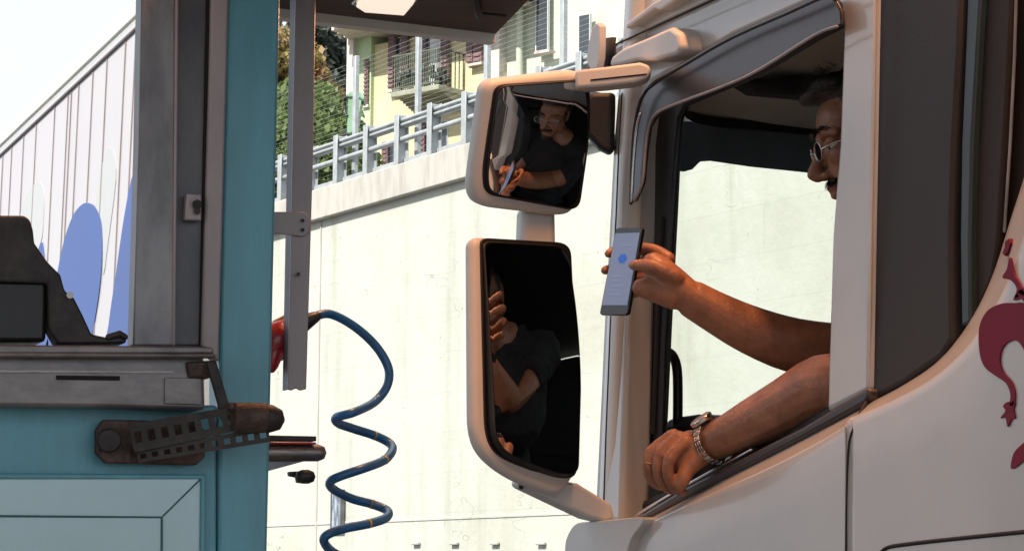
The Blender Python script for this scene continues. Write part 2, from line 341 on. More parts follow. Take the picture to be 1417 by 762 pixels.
# ================================================================== SETTING
bm = bmesh.new(); s = 600
bm.faces.new([bm.verts.new(p) for p in ((-s, -s, 0), (s, -s, 0), (s, s, 0), (-s, s, 0))])
kind(put('ground', bm, 'asphalt', base=(0, 0, 0)), 'structure')
kind(put('kerb_island', B((-.6, 1.2, .07), (3.3, 7.4, .14)), 'concrete', bevel=.02), 'structure')

# ---- retaining wall (runs away to the left beyond the lorry)
WA = rad(9.3); WU = V((-math.sin(WA), math.cos(WA), 0)); WN = V((-math.cos(WA), -math.sin(WA), 0))
WP0 = WD(520, 233, 40.0)
def onwall(px, py, off=0): return WP(px, py, WP0+WN*off, WN)
ztop = onwall(545, 233).z; foot = V((WP0.x, WP0.y, 0))
def wallbox(s0, s1, z0, z1, o0, o1):
    c = foot + WU*((s0+s1)/2) + WN*((o0+o1)/2) + V((0, 0, (z0+z1)/2)); return B(c, (s1-s0, abs(o1-o0), z1-z0), (WU, WN, V((0, 0, 1))))
wl = thing('retaining_wall', 'tall whitewashed concrete retaining wall beyond the lorry, with a stained cap along its top', 'wall', foot)
put('wall_face', wallbox(-45, 90, 0, ztop-.5, -1.2, 0), 'wall', wl)
put('wall_cap', wallbox(-45, 90, ztop-.53, ztop, -1.1, .14), 'cap', wl, bevel=.02)
# ledge courses and small drain spouts low on the wall
z_l = onwall(580, 716).z
put('ledge', wallbox(-45, 90, z_l-.05, z_l, -.1, .012), 'wall', wl, bevel=.01)
for px in (575, 628, 684, 748, 1010, 1080):
    c = onwall(px, 751, .04)
    put('drain_spout', B(c, (.22, .05, .05), (WU, WN, V((0, 0, 1)))), 'wall', wl, bevel=.012)
sj = (onwall(442, 500)-foot).dot(WU)
put('joint_strip', wallbox(sj-.02, sj+.02, 0, ztop-.54, -.1, .018), 'cap', wl)
kind(put('terrace_ground', wallbox(-45, 90, ztop-.9, ztop-.12, -70, -1.1), 'terrain'), 'structure')
# grey-blue plaque low on the wall
pq = thing('wall_plaque', 'small weathered blue and grey board fixed low on the white wall behind the blue hose', 'plaque', onwall(467, 732, .05))
c = onwall(467, 705, .06)
put('board', B(c, (.33, .05, .60), (WU, WN, V((0, 0, 1)))), 'plaque', pq, bevel=.01)
bm = bmesh.new()
for dx, dz, sx, sz in ((.18, 0, .03, .66), (-.18, 0, .03, .66), (0, .32, .39, .03), (0, -.32, .39, .03)): boxw(bm, c+WU*dx+V((0, 0, dz)), (sx, .07, sz), (WU, WN, V((0, 0, 1))))
put('frame', bm, 'galvdark', pq)

# ---- guard rail and mesh fence on the wall
def swall(px, py): return (onwall(px, py)-foot).dot(WU)
gr = thing('guard_rail', 'pale galvanised crash barrier with double tube rails along the top of the wall', 'guard rail', foot+V((0, 0, ztop)))
gp = [swall(x, y) for x, y in ((394, 270), (437, 255), (473, 245), (516, 232), (556, 222), (605, 205), (650, 192), (705, 175), (762, 160), (822, 140), (885, 120))]
sg0 = gp[0]; dsg = (gp[6]-gp[0])/6
gp = [sg0 + dsg*i for i in range(-3, 14)]
for sx in gp:
    bm = bmesh.new(); boxw(bm, foot+WU*sx+WN*.02+V((0, 0, ztop+.41)), (.03, .18, .84), (WU, WN, V((0, 0, 1))))
    boxw(bm, foot+WU*sx+WN*.11+V((0, 0, ztop+.42)), (.15, .02, .84), (WU, WN, V((0, 0, 1))))
    boxw(bm, foot+WU*sx+WN*-.07+V((0, 0, ztop+.42)), (.15, .02, .84), (WU, WN, V((0, 0, 1))))
    put('rail_post', bm, 'fencepost', gr, bevel=.008)
ends = (gp[0]-1, gp[-1]+1)
for z, r in ((.74, .028), (.66, .028), (.42, .045)):
    put('rail', T([foot+WU*e+WN*.04+V((0, 0, ztop+z)) for e in ends], r, seg=14), 'fencepost', gr, smooth=True)
put('back_beam', wallbox(ends[0], ends[1], ztop+.62, ztop+.78, -.04, .03), 'fencepost', gr)
put('foot_strip', wallbox(ends[0], ends[1], ztop+.05, ztop+.12, -.06, -.02), 'fencepost', gr)
fp = [swall(396, 270), swall(470, 250), swall(552, 224), swall(649, 197), swall(762, 160)]
ds = (fp[4]-fp[0])/4; fps = [fp[0]+ds*i for i in range(-2, 8)]
mf = thing('mesh_fence', 'tall wire mesh fence with slim pale posts standing on the wall behind the crash barrier', 'fence', foot+WN*-.2+V((0, 0, ztop)))
FH = onwall(470, 94, -.2).z - ztop
for sx in fps: put('fence_post', wallbox(sx-.05, sx+.05, ztop-.1, ztop+FH+.1, -.26, -.18), 'fencepost', mf, bevel=.01)
bm = bmesh.new(); s0, s1 = fps[0], fps[-1]; step = .08; wr = .0024
n = int((s1-s0)/step)
for i in range(n+1): boxw(bm, foot+WU*(s0+i*step)+WN*-.2+V((0, 0, ztop+FH/2+.05)), (wr, wr, FH), (WU, WN, V((0, 0, 1))))
for j in range(int(FH/step)+1): boxw(bm, foot+WU*((s0+s1)/2)+WN*-.206+V((0, 0, ztop+.06+j*step)), (s1-s0, wr, wr), (WU, WN, V((0, 0, 1))))
put('wire_mesh', bm, 'wire', mf)

# ---- green wheelie bin behind the fence
bq = WP(489, 190, WP0+WN*-1.1, WN); bn = thing('rubbish_bin', 'green plastic wheelie bin with a tilted lid behind the mesh fence', 'bin', V((bq.x, bq.y, WP(489, 186, WP0+WN*-1.1, WN).z)))
BD = V((_fw.x, _fw.y, 0)).normalized()
def onb(px, py, o=0): return WP(px, py, WP0+WN*(-1.1+o), WN)
put('bin_body', P([onb(*p) for p in ((482, 133), (501, 134), (493, 183), (480, 186))], BD*.5), 'bin', bn, bevel=.03)
put('lid', P([onb(*p, .05) for p in ((479, 131), (485, 126), (500, 127), (504, 134), (503, 139), (495, 134), (481, 134))], BD*.6), 'bin', bn, bevel=.02)
put('handle', T([onb(480, 134, .02), onb(477, 136, .02), onb(477, 156, .02), onb(480, 160, .02)], .03, seg=8), 'blackplastic', bn, smooth=True)
for o in (-.1, -.45): put('wheel', T([onb(482, 187, o), onb(482, 187, o-.08)], .12, seg=16), 'tyre', bn, smooth=False)

# ---- houses above the wall
FA = rad(27.4); FU = V((-math.sin(FA), math.cos(FA), 0)); FN = V((-math.cos(FA), -math.sin(FA), 0)); FP0 = WD(570, 130, 62)
ZZ = V((0, 0, 1)); FAX = (FU, FN, ZZ)
def fa(px, py, off=0): return WP(px, py, FP0+FN*off, FN)
def fprism(px, off, th): return P([fa(x, y, off) for x, y in px], -FN*th)
def fbox(x0, y0, x1, y1, off, th): # upright box on the facade between picture points
    a = fa(x0, (y0+y1)/2, off); b = fa(x1, (y0+y1)/2, off); zt = fa((x0+x1)/2, y0, off).z; zb = fa((x0+x1)/2, y1, off).z
    c = (a+b)/2; c = V((c.x, c.y, (zt+zb)/2)) - FN*th/2; return B(c, (abs((b-a).dot(FU)), th, zt-zb), FAX)
gz = ztop - .12
def fwall(x0, x1, ytop, off, th, z0=gz):
    a = fa(x0, 200, off); b = fa(x1, 200, off); zt = fa((x0+x1)/2, ytop, off).z; c = (a+b)/2 - FN*th/2; return B(V((c.x, c.y, (z0+zt)/2)), (abs((b-a).dot(FU)), th, zt-z0), FAX)
hs = thing('yellow_house', 'yellow house with maroon shutters, green end bay and iron balcony above the wall', 'house', V((fa(600, 200).x, fa(600, 200).y, gz)))
put('wall', fwall(512, 682, 47, 0, 8), 'yellowwall', hs)
put('end_bay', fwall(479, 512, 47, .12, 8), 'greenwall', hs)
put('corner_pilaster', fwall(478, 487, 47, .26, .6), 'stone', hs)
put('quoin', fwall(678, 690, -40, .10, .5), 'stone', hs)
bm = bmesh.new()
for k, (o, y0, y1, xl) in enumerate(((.45, 40, 48, 475), (.75, 34, 41, 466), (1.1, 28, 35, 458))):
    a = fa(xl, y0, o); b = fa(690, y0, o); zt = fa(500, y0, o).z; zb = fa(500, y1, o).z
    c = (a+b)/2 - FN*(o/2+.3); boxw(bm, V((c.x, c.y, (zt+zb)/2)), (abs((b-a).dot(FU)), o+.6, zt-zb), FAX)
put('cornice', bm, 'stone', hs, bevel=.03)
zt = fa(500, 26, 1.1).z; a = fa(455, 26, 1.3); b = fa(700, 26, 1.3)
L_ = abs((a-b).dot(FU)); c = (a+b)/2
bm = bmesh.new(); q = [V((c.x, c.y, zt))+FU*x+FN*y+ZZ*z for x, y, z in ((-L_/2, 0, 0), (L_/2, 0, 0), (L_/2, -9.4, 0), (-L_/2, -9.4, 0), (-L_/2+3, -4.6, 2.4), (L_/2-3, -4.6, 2.4))]
vs = [bm.verts.new(p) for p in q]
for f in ((0, 1, 2, 3), (0, 1, 5, 4), (2, 3, 4, 5), (1, 2, 5), (3, 0, 4)): bm.faces.new([vs[i] for i in f])
M['tile'] = mat('clay_tile', (.30, .12, .07), .85, n=.25, ns=3, bump=.4, bs=20); put('roof', bm, 'tile', hs)
def shutter(x0, y0, x1, y1, par, off=.12):
    bm = fbox(x0, y0, x1, y1, off, .05)
    a = fa(x0, y0, off); b = fa(x1, y0, off); zt = fa((x0+x1)/2, y0, off).z; zb = fa((x0+x1)/2, y1, off).z; c = (a+b)/2; wd = abs((b-a).dot(FU)); k = int((zt-zb)/.11)
    for i in range(k): boxw(bm, V((c.x, c.y, zb+.06+(zt-zb-.12)*i/max(1, k-1)))+FN*.015, (wd*.8, .03, .05), FAX)
    return put('shutter', bm, 'shutter', par)
def window(x0, y0, x1, y1, par, dark=True, sill=True):
    w_ = put('window', fbox(x0, y0, x1, y1, .04, .08), 'winwhite', par)
    put('pane', fbox(x0+1.2, y0+1.2, x1-1.2, y1-1.2, .052, .03), 'winglass' if dark else 'curtain', w_)
    if sill: put('sill', fbox(x0-2, y1, x1+2, y1+3.5, .2, .24), 'stone', w_)
window(547, 52, 554, 121, hs, sill=False); shutter(537, 50, 547, 122, hs); shutter(554, 49, 563, 122, hs)
put('sill', fbox(535, 122, 565, 125.5, .2, .24), 'stone', hs)
dr = put('balcony_door', fbox(589, 46, 609, 131, .05, .08), 'winwhite', hs)
put('pane', fbox(596, 58, 606, 114, .062, .03), 'curtain', dr); put('pane', fbox(590.5, 50, 594, 114, .062, .03), 'winglass', dr)
shutter(577, 46, 588, 131, hs); shutter(610, 46, 620, 131, hs)
window(648, 52, 664, 87, hs); shutter(645, 52, 653.5, 87, hs); shutter(655, 52, 666, 87, hs)
window(502, 85, 507, 145, hs, sill=True); shutter(504, 82, 508.5, 145, hs, .2)
for x0, y0, x1, y1 in ((586, 170, 599, 216), (600, 168, 619, 212), (535, 196, 548, 232), (655, 140, 668, 190)):
    window(x0, y0, x1, y1, hs); shutter(x0-7, y0, x0+1, y1, hs, .14)
# balcony
bl = put('balcony', B((lambda a, b: V(((a.x+b.x)/2, (a.y+b.y)/2, fa(590, 131, .5).z)) + FN*0)(fa(560, 131, .5), fa(626, 131, .5)), (abs((fa(560, 131, .5)-fa(626, 131, .5)).dot(FU)), 1.05, .14), FAX), 'balcslab', hs, bevel=.02)
bc = (fa(560, 131, .5)+fa(626, 131, .5))/2; bw = abs((fa(560, 131, .5)-fa(626, 131, .5)).dot(FU)); bz = fa(590, 131, .5).z+.07
bm = bmesh.new()
for k in range(7): boxw(bm, V((bc.x, bc.y, bz-.16-.05*k))+FN*(-.12-.05*k), (bw*.92, .7-.1*k, .05), FAX)
put('bracket', bm, 'balcslab', bl)
bm = bmesh.new(); nb = 22
for i in range(nb+1): boxw(bm, V((bc.x, bc.y, bz+.46))+FU*(-bw/2+.03+(bw-.06)*i/nb)+FN*.47, (.022, .022, .92), FAX)
for sgn in (-1, 1):
    for k in range(7): boxw(bm, V((bc.x, bc.y, bz+.46))+FU*sgn*(bw/2-.03)+FN*(.47-k*.15), (.022, .022, .92), FAX)
for z in (.08, .92): boxw(bm, V((bc.x, bc.y, bz+z))+FN*.47, (bw, .04, .035), FAX)
for sgn in (-1, 1): boxw(bm, V((bc.x, bc.y, bz+.92))+FU*sgn*(bw/2-.03), (.04, .96, .035), FAX)
put('railing', bm, 'iron', bl)
bm = bmesh.new()
for k in range(46):
    x, y, z = random.uniform(-.5, .5)*bw, random.uniform(.1, .5), random.uniform(.1, .5); p = V((bc.x, bc.y, bz+z))+FU*x+FN*y
    ell(bm, p, (.09, .07, .1), seg=6, rings=4)
put('balcony_plants', bm, 'leafdark', bl)
g2 = thing('sage_house', 'pale sage green house with a downpipe, to the right of the yellow house', 'house', V((fa(780, 200, -.3).x, fa(780, 200, -.3).y, gz)))
put('wall', fwall(690, 900, -160, -.2, 8), 'sagewall', g2)
window(741, -40, 758, 70, g2); shutter(742, -40, 757, 70, g2, .02)
put('downpipe', T([fa(719, -150, -.02), fa(719, 190, -.02)], .09, seg=10), 'sagewall', g2, smooth=True)
put('string_course', fbox(755, 92, 840, 98, -.02, .2), 'stone', g2)
bm = fbox(690, -175, 905, -160, .5, 9); put('roof', bm, 'tile', g2)
window(800, 20, 816, 78, g2)

# ---- trees beyond the fence
def tree(name, label, base, h, cr, leafm, nleaf, sz, seedv, group):
    t = thing(name, label, 'tree', base, group); rnd = random.Random(seedv); b = V(base)
    top = b+V((0, 0, h*.55)); bm = T([b, b+V((.1, .05, h*.3)), top], [.03*h, .022*h, .012*h], seg=9, sub=3)
    clumps = []
    for i in range(22):
        a = rnd.uniform(0, 6.28); e = rnd.uniform(-.35, 1.3); rr = rnd.uniform(.35, 1)*cr
        c = b+V((math.cos(a)*rr*math.cos(e), math.sin(a)*rr*math.cos(e), h*.55+rr*math.sin(e)*1.1)); clumps.append((c, rnd.uniform(.25, .5)*cr))
        st = b+V((0, 0, h*rnd.uniform(.28, .52))); tube(bm, [st, (st+c)/2+V((0, 0, .1*h*.3)), c], [.012*h, .008*h, .003*h], seg=6)
    put('trunk', bm, 'bark', t, smooth=True)
    bm = bmesh.new()
    for i in range(nleaf):
        c, cr_ = rnd.choice(clumps); d = V((rnd.gauss(0, 1), rnd.gauss(0, 1), rnd.gauss(0, 1))).normalized()*cr_*rnd.random()**.4; p = c+d
        u = V((rnd.gauss(0, 1), rnd.gauss(0, 1), rnd.gauss(0, 1))).normalized(); v = u.cross(V((rnd.gauss(0, 1), rnd.gauss(0, 1), rnd.gauss(0, 1)))).normalized(); s_ = sz*rnd.uniform(.6, 1.4)
        bm.faces.new([bm.verts.new(p+u*s_), bm.verts.new(p+v*s_*.55), bm.verts.new(p-u*s_), bm.verts.new(p-v*s_*.55)])
    put.keep = True; put('crown', bm, leafm, t); put.keep = False
    return t
def tb(px, d): p = WD(px, 200, d); return V((p.x, p.y, gz))
G_ = 'trees and shrubs beyond the fence'
tree('leafy_tree', 'tall dark grey-green tree against the sky, left of the yellow house', tb(432, 72), 13.0, 2.6, 'leafdark', 15000, .17, 3, G_)
tree('leafy_tree', 'yellowing and rusty leaved tree between the teal post and the metal upright', tb(376, 56), 7.9, 1.35, 'leafwarm', 7000, .11, 4, G_)
tree('leafy_tree', 'bright green bushy tree behind the fence left of the green bin', tb(440, 52), 4.6, 1.35, 'leaf', 8000, .11, 5, G_)
tree('leafy_tree', 'green shrub low behind the fence at the edge of the teal post', tb(400, 50), 2.6, 1.3, 'leaf', 5000, .1, 6, G_)
tree('leafy_tree', 'green shrub crowding the fence directly beneath the rusty tree', tb(425, 48), 2.4, 1.2, 'leaf', 4500, .1, 8, G_)
tree('leafy_tree', 'pale green shrub reaching the foot of the yellow house', tb(462, 58), 3.4, 1.0, 'leaf', 5000, .11, 9, G_)

# ================================================================== ORANGE CANOPY over the lane (unseen, added to shade lorry, booth and camera)
cn = thing('unseen_shade_canopy', 'added canopy out of view, orange translucent fabric on steel posts, shading the toll lane', 'canopy', (1, 1.2, 0))
bm = bmesh.new()
rows = [[V((-1.0+4.5*i/16, -3.6+8.2*j/10, 5.3+.06*math.sin(i*.8)*math.sin(j*.9))) for i in range(17)] for j in range(11)]
grid(bm, rows); put('canopy_fabric', bm, 'canopy', cn, smooth=True)
bm = bmesh.new(); boxw(bm, (-7.55, .5, 5.33), (13.1, 8.2, .05)); boxw(bm, (5.15, .5, 5.33), (3.3, 8.2, .05))
put('skylight_block_sheet', bm, 'galvdark', cn)  # opaque sheet widening the unseen canopy, added to cut skylight
bm = bmesh.new()
for x in (-4.6, -.8, 3.0, 6.8): boxw(bm, (x, .5, 5.22), (.12, 8.3, .12))
for y in (-3.6, .5, 4.6): boxw(bm, (-3.6, y, 5.10), (20.8, .12, .14))
put('canopy_frame', bm, 'galv', cn)
for x, y in ((-4.6, -3.6), (6.8, -3.6), (-4.6, 4.6), (6.8, 4.6), (-13.9, -6.6), (-13.9, 4.5)): put('canopy_post', T([(x, y, 0), (x, y, 5.05)], .08, seg=16, caps=False), 'galv', cn, smooth=True)

M['amber'] = emat('amber_tube_glow', (1.0, .42, .16), 5.0)
ll = thing('added_strip_lamp', 'long amber strip lamp, added out of view under the canopy above the lane', 'lamp', (1.72, 2.7, 4.95))  # unseen lamp added to tint upward faces orange
put('lamp_housing', B((1.72, 2.7, 5.0), (.22, 3.4, .08)), 'galv', ll, bevel=.01)
put('lamp_tube', B((1.72, 2.7, 4.955), (.14, 3.2, .012)), 'amber', ll)
put('lamp_hanger', B((1.72, 2.7, 5.16), (.03, 2.6, .24)), 'galv', ll)
al = bpy.data.lights.new('added_amber_light', 'AREA'); al.shape = 'RECTANGLE'; al.size = .14; al.size_y = 3.2; al.energy = 80; al.color = (1.0, .43, .20)  # light of the added strip lamp
alo = link(bpy.data.objects.new('added_amber_light', al)); alo.location = (1.72, 2.7, 4.94)

# ================================================================== TRUCK
XS = 1.83
tk = thing('truck', 'white lorry cab with its window wound down, smoked wind deflector and two door mirrors', 'lorry', (3.1, 2.9, 0))
# --- belt line
belt_front = [(868, 731), (885, 722), (950, 688), (1010, 657), (1050, 637), (1110, 606), (1160, 580), (1199, 560)]
bandf = [5, 6, 9, 13, 17, 21, 24, 26]
belt_rear = [(1204, 556), (1250, 532), (1300, 497), (1340, 448), (1372, 385), (1398, 305), (1420, 235), (1450, 120), (1475, 0), (1490, -80)]
def belt_rows(pts, band, bottoms, kink=lambda u: 0):
    nor = []
    for i, p in enumerate(pts):
        a = pts[max(0, i-1)]; b = pts[min(len(pts)-1, i+1)]; dx, dy = b[0]-a[0], b[1]-a[1]; l = math.hypot(dx, dy); nor.append((-dy/l, dx/l))
    rows = []
    for f, x in ((0, XS+.012), (.12, XS-.004), (.5, XS-.024), (.92, XS-.046), (1.0, XS-.051), (1.06, XS-.0545), (1.25, XS-.056), (1.7, XS-.0575)):
        N_ = len(pts)-1; rows.append([WX(p[0]+n_[0]*b_*f+kink(i/N_)*min(1, f/1.35), p[1]+n_[1]*b_*f, x) for i, (p, n_, b_) in enumerate(zip(pts, nor, band))])
    last = [(p[0]+n_[0]*b_*1.7+kink(i/N_), p[1]+n_[1]*b_*1.7) for i, (p, n_, b_) in enumerate(zip(pts, nor, band))]
    for k in range(1, 9):
        t = k/8; rows.append([WX(p[0]*(1-t)+q[0]*t, p[1]*(1-t)+q[1]*t, XS-.058) for p, q in zip(last, bottoms)])
    return rows
def dens(pts, *oth, n=5):
    q = catmull([(*p, *[o[i] for o in oth]) for i, p in enumerate(pts)], n); return [(a[0], a[1]) for a in q], [[a[2+k] for a in q] for k in range(len(oth))]
pf, (bf, gxf) = dens(belt_front, bandf, [862, 872, 930, 1000, 1050, 1105, 1145, 1170])
# the door's rear edge follows the shut line
bott = [(x, 1150) for x in gxf]
rows = belt_rows(pf, bf, bott, lambda u: -49*u**3)
# bend the right edge to the shut line px 1173 .. 1170
edge = [(1195, 562), (1189, 570), (1184, 578), (1179, 588), (1176, 594), (1174.5, 605), (1173, 622)]
bm = bmesh.new(); grid(bm, rows); door = put('door', bm, 'white', tk, smooth=True, solid=.035)
br_ = [24]*len(belt_rear); pr, (brr,) = dens(belt_rear, br_)
n = len(pr); bott = [(1173+620*i/(n-1), 1150 - 500*(i/(n-1))**3) for i in range(n)]
rows = belt_rows(pr, brr, bott, lambda u: -50*max(0, 1-u*1.6)**2)
bm = bmesh.new(); grid(bm, rows); rear = put('side_panel', bm, 'white', tk, smooth=True, solid=.035)
# black shut line between the door and side panel, recessed
put('shut_line', P(ptsX([(1172, 558), (1212, 556), (1190, 620), (1190, 1120), (1156, 1120), (1150, 600)], XS+.02), (.01, 0, 0)), 'gap', tk)
put('door_gap', T([WX(a, b, x) for a, b, x in ((1199, 556, XS-.010), (1190, 572, XS-.040), (1182, 592, XS-.055), (1176, 612, XS-.057), (1173.5, 650, XS-.057), (1172, 720, XS-.057), (1171, 850, XS-.057))], .0027, seg=8, sub=4), 'gap', tk, smooth=True)
# lower door handle recess outline
hl = [(1222, 780), (1219, 768), (1226, 758), (1250, 753), (1330, 744), (1440, 733)]
put('locker_seam', T([WX(a, b, XS-.058) for a, b in hl], .0030, seg=8, sub=4), 'gap', tk, smooth=True)
# window seal along the belt
sl_u = [(884, 712), (950, 672), (1050, 620), (1110, 590), (1195, 538), (1201, 536)]
sl_l = [(1201, 552), (1195, 559), (1110, 606), (1050, 637), (950, 689), (890, 719)]
sealo = put('window_seal', P(ptsX(sl_u+sl_l, XS-.012), (.05, 0, 0)), 'seal', tk, bevel=.006)
put('seal_highlight', T([WX(a, b, XS+.006) for a, b in ((880, 712), (950, 671), (1040, 622))], .0032, seg=8), 'chrome', door, smooth=True)  # chrome tube stands in for the white highlight line above the seal
# --- upper cab shell: pillar, roof side, B pillar
shell = [(849, 62), (993, -4), (1215, -108), (1213, 0), (1203, 542), (1143, 572), (1150, 330), (1160, 200), (1166, 36), (1163, 10), (1150, -5), (1127, 1), (1013, 51), (903, 114), (883, 150), (876, 200), (873, 280), (866, 450), (858, 722), (832, 722), (845, 450), (852, 250), (858, 130)]
def pushX(px, X, tumble=.02): return [WX(a, b, X + tumble*(560-b)/560) for a, b in px]
put('cab_shell', P(pushX(shell, XS-.004), (.06, 0, 0)), 'white', tk, bevel=.010, seg=3)
# rounded front corner of the cab: the a pillar cover turning to the windscreen
ap = [(-20, 866, 884), (60, 862, 880), (130, 856, 874), (200, 850, 870), (300, 845, 866), (450, 837, 858), (600, 830, 852), (722, 824, 848)]
rows = []
for y, xl, xr in ap:
    pr_ = WX(xr, y, XS-.006); pl = WX(xl, y, XS-.006); d = (pl-pr_)
    rows.append([pr_+V((.03, 0, 0)), pr_, pr_+d*.5+V((-.003, 0, 0)), pl, pl+V((.012, .018, 0)), pl+V((.06, .05, 0)), pl+V((.13, .05, 0)), pl+V((.13, -.02, 0))])
bm = bmesh.new(); grid(bm, rows); put('corner_pillar', bm, 'beige', tk, smooth=True)
put('pillar_seam', T([WX(xr-13, y, XS-.0085) for y, xl, xr in ap[2:]], .0022, seg=6), 'gap', tk, smooth=True)
# roof fairing above the diagonal line
put('roof_fairing', P(pushX([(872, 44), (884, -40), (1120, -160), (1215, -118), (993, -6), (851, 60)], XS-.012), (.5, 0, 0)), 'beige', tk, bevel=.022, seg=3)
put('fairing_seam', T([WX(a, b, XS-.013) for a, b in ((852, 62), (900, 40), (993, -3), (1060, -34))], .0022, seg=6), 'gap', tk, smooth=True)
put('fairing_edge', P([WX(a, b, XS-.020) for a, b in ((866, 40), (905, 12), (912, 14), (980, -28), (980, -34), (904, 4), (866, 33))], (.03, 0, 0)), 'mirror_white', tk, bevel=.003)
put('roof_front', P([WX(880, 58, XS+.03), WX(868, 58, XS+.03), WX(868, -100, XS+.03), WX(890, -100, XS+.03)], (2.4, 0, 0)), 'beige', tk, bevel=.02)
# wind deflector
dfo = [(873, 281), (875, 215), (880, 165), (895, 124), (950, 88), (1013, 52), (1090, 18), (1140, -4), (1156, 0), (1163, 15), (1164, 35)]
dfi = [(1158, 37), (1127, 49), (1052, 96), (1000, 120), (946, 140), (910, 156), (898, 176), (893, 210), (889, 252), (878, 278)]
put('wind_deflector', P(pushX(dfo+dfi, XS-.028), (.008, 0, 0)), 'smoke', tk, bevel=.003)
put('deflector_lip', T([WX(a, b, XS-.026) for a, b in dfi], .0028, seg=8, sub=3), 'pinkgrey', tk, smooth=True)
put('deflector_edge', T([WX(a, b, XS-.028) for a, b in dfo[:9]], .0035, seg=8, sub=3), 'seal', tk, smooth=True)
put('deflector_highlight', T([WX(a, b, XS-.030) for a, b in ((874, 278), (877, 225), (881, 180), (886, 158))], .003, seg=8, sub=3), 'chrome', tk, smooth=True)  # chrome tube stands in for a highlight on the deflector edge
# black door frame seen inside the opening
inner = [(880, 150), (905, 118), (1013, 62), (1130, 10), (1170, 0), (1170, 34), (1127, 56), (1052, 103), (946, 147), (938, 165), (932, 240), (926, 330), (916, 480), (912, 600), (908, 655), (872, 655), (868, 700), (884, 712), (858, 722), (864, 450), (872, 280)]
put('door_frame', P(ptsX(inner, XS+.055), (.014, 0, 0)), 'blackplastic', tk, bevel=.006)
put('glass_channel', P(ptsX([(913, 300), (915, 300), (902, 600), (900, 600)], XS+.048), (.006, 0, 0)), 'darkgrey', tk)
put('b_pillar_trim', P(ptsX([(1168, 0), (1240, -40), (1225, 560), (1146, 590), (1153, 330), (1163, 200)], XS+.06), (.07, 0, 0)), 'interior', tk, bevel=.006)
put('sill_trim', P(ptsX([(868, 700), (950, 664), (1050, 612), (1195, 532), (1195, 1000), (868, 1000)], XS+.035), (.06, 0, 0)), 'interior', tk, bevel=.01)
# vent grille window in the lower front corner of the opening
bm = bmesh.new(); prism(bm, ptsX([(868, 662), (880, 655), (904, 655), (905, 700), (868, 716)], XS+.15), (.01, 0, 0))
gq = put('corner_glass', bm, 'galv', tk); bm = bmesh.new()
for a, b, c_, d in ((868, 672, 905, 680), (881, 655, 886, 712), (896, 655, 900, 712)): prism(bm, ptsX([(a, b), (c_, b), (c_, d), (a, d)], XS+.145), (.006, 0, 0))
put('corner_grille', bm, 'blackplastic', gq)
# --- interior
YW = 4.16
put('headliner_panel', P([WY(a, b, YW-.05-max(0, 165-b)*.0036) for a, b in [(1060, 60), (1250, 20), (1250, 205), (1117, 182), (1000, 168), (952, 150), (930, 165), (935, 130), (975, 112)]], (0, .02, 0)), 'headliner', tk)
put('header_rail', T([WY(a, b, YW-.075) for a, b in ((935, 168), (945, 152), (962, 163), (1000, 170), (1060, 175), (1130, 182), (1260, 196))], .0095, seg=10, sub=3), 'black', tk, smooth=True)
put('overhead_shelf', P([WY(a, b, YW-.33) for a, b in [(1022, 108), (1250, 100), (1250, 150), (1120, 132), (1050, 126)]], (0, .06, 0)), 'interior', tk, bevel=.012)
sb = [(925, 166), (1260, 180), (1260, 252), (1160, 243), (1117, 238), (1040, 230), (985, 222), (970, 223), (959, 234), (948, 237), (925, 233)]
put('sun_blind', P(ptsY(sb, YW-.03), (0, .01, 0)), 'navy', tk, bevel=.003)
put('ceiling', B((3.10, 2.9, 3.03), (2.3, 2.4, .04)), 'interior', tk)
wsz0, wsz1 = 1.9, 3.0
put('windscreen', B((3.05, YW+.06, 2.5), (2.3, .006, 1.0)), 'glass', tk)
put('windscreen_frame', P([(1.93, YW+.02, 0.6), (4.2, YW+.02, 0.6), (4.2, YW+.02, 2.05), (1.93, YW+.02, 2.05)], (0, .12, 0)), 'white', tk, bevel=.03)
dz = WY(1000, 571, 4.0).z
put('dashboard', P([(1.96, 3.99, 1.3), (1.96, 3.99, dz-.01), (1.96, 4.05, dz), (1.96, 4.17, dz), (1.96, 4.17, 1.3)], (2.2, 0, 0)), 'interior', tk, bevel=.02)
put('grab_handle', T([WX(a, b, XS+.14) for a, b in ((898, 484), (914, 484), (930, 491), (937, 512), (938, 560), (937, 600))], [.0095]*6, seg=10, sub=4), 'blackplastic', tk, smooth=True)
put('rear_bulkhead', B((3.05, 1.75, 2.0), (2.4, .06, 2.6)), 'interior', tk)
put('far_door', B((4.22, 2.95, 1.5), (.06, 2.4, 1.6)), 'interior', tk)
put('far_door_glass', B((4.22, 3.4, 2.6), (.006, 1.2, .7)), 'glass', tk)
put('window_blocker', B((4.16, 2.95, 2.62), (.02, 2.3, .72)), 'interior', tk)  # dark sheet added to keep the bright far window out of the mirror
put('cab_floor', B((3.05, 2.95, .95), (2.3, 2.4, .08)), 'interior', tk)
seat = put('driver_seat', B((2.40, 2.95, 1.62), (.54, .56, .16)), 'interior', tk, bevel=.05, seg=3)
bm = bmesh.new(); boxw(bm, (2.44, 2.66, 2.05), (.52, .14, .78)); put('backrest', bm, 'interior', seat, bevel=.05, seg=3)
put('headrest', B((2.44, 2.66, 2.56), (.28, .10, .20)), 'interior', seat, bevel=.04, seg=3)
put('seat_pedestal', B((2.40, 2.95, 1.27), (.36, .40, .56)), 'interior', seat, bevel=.02)
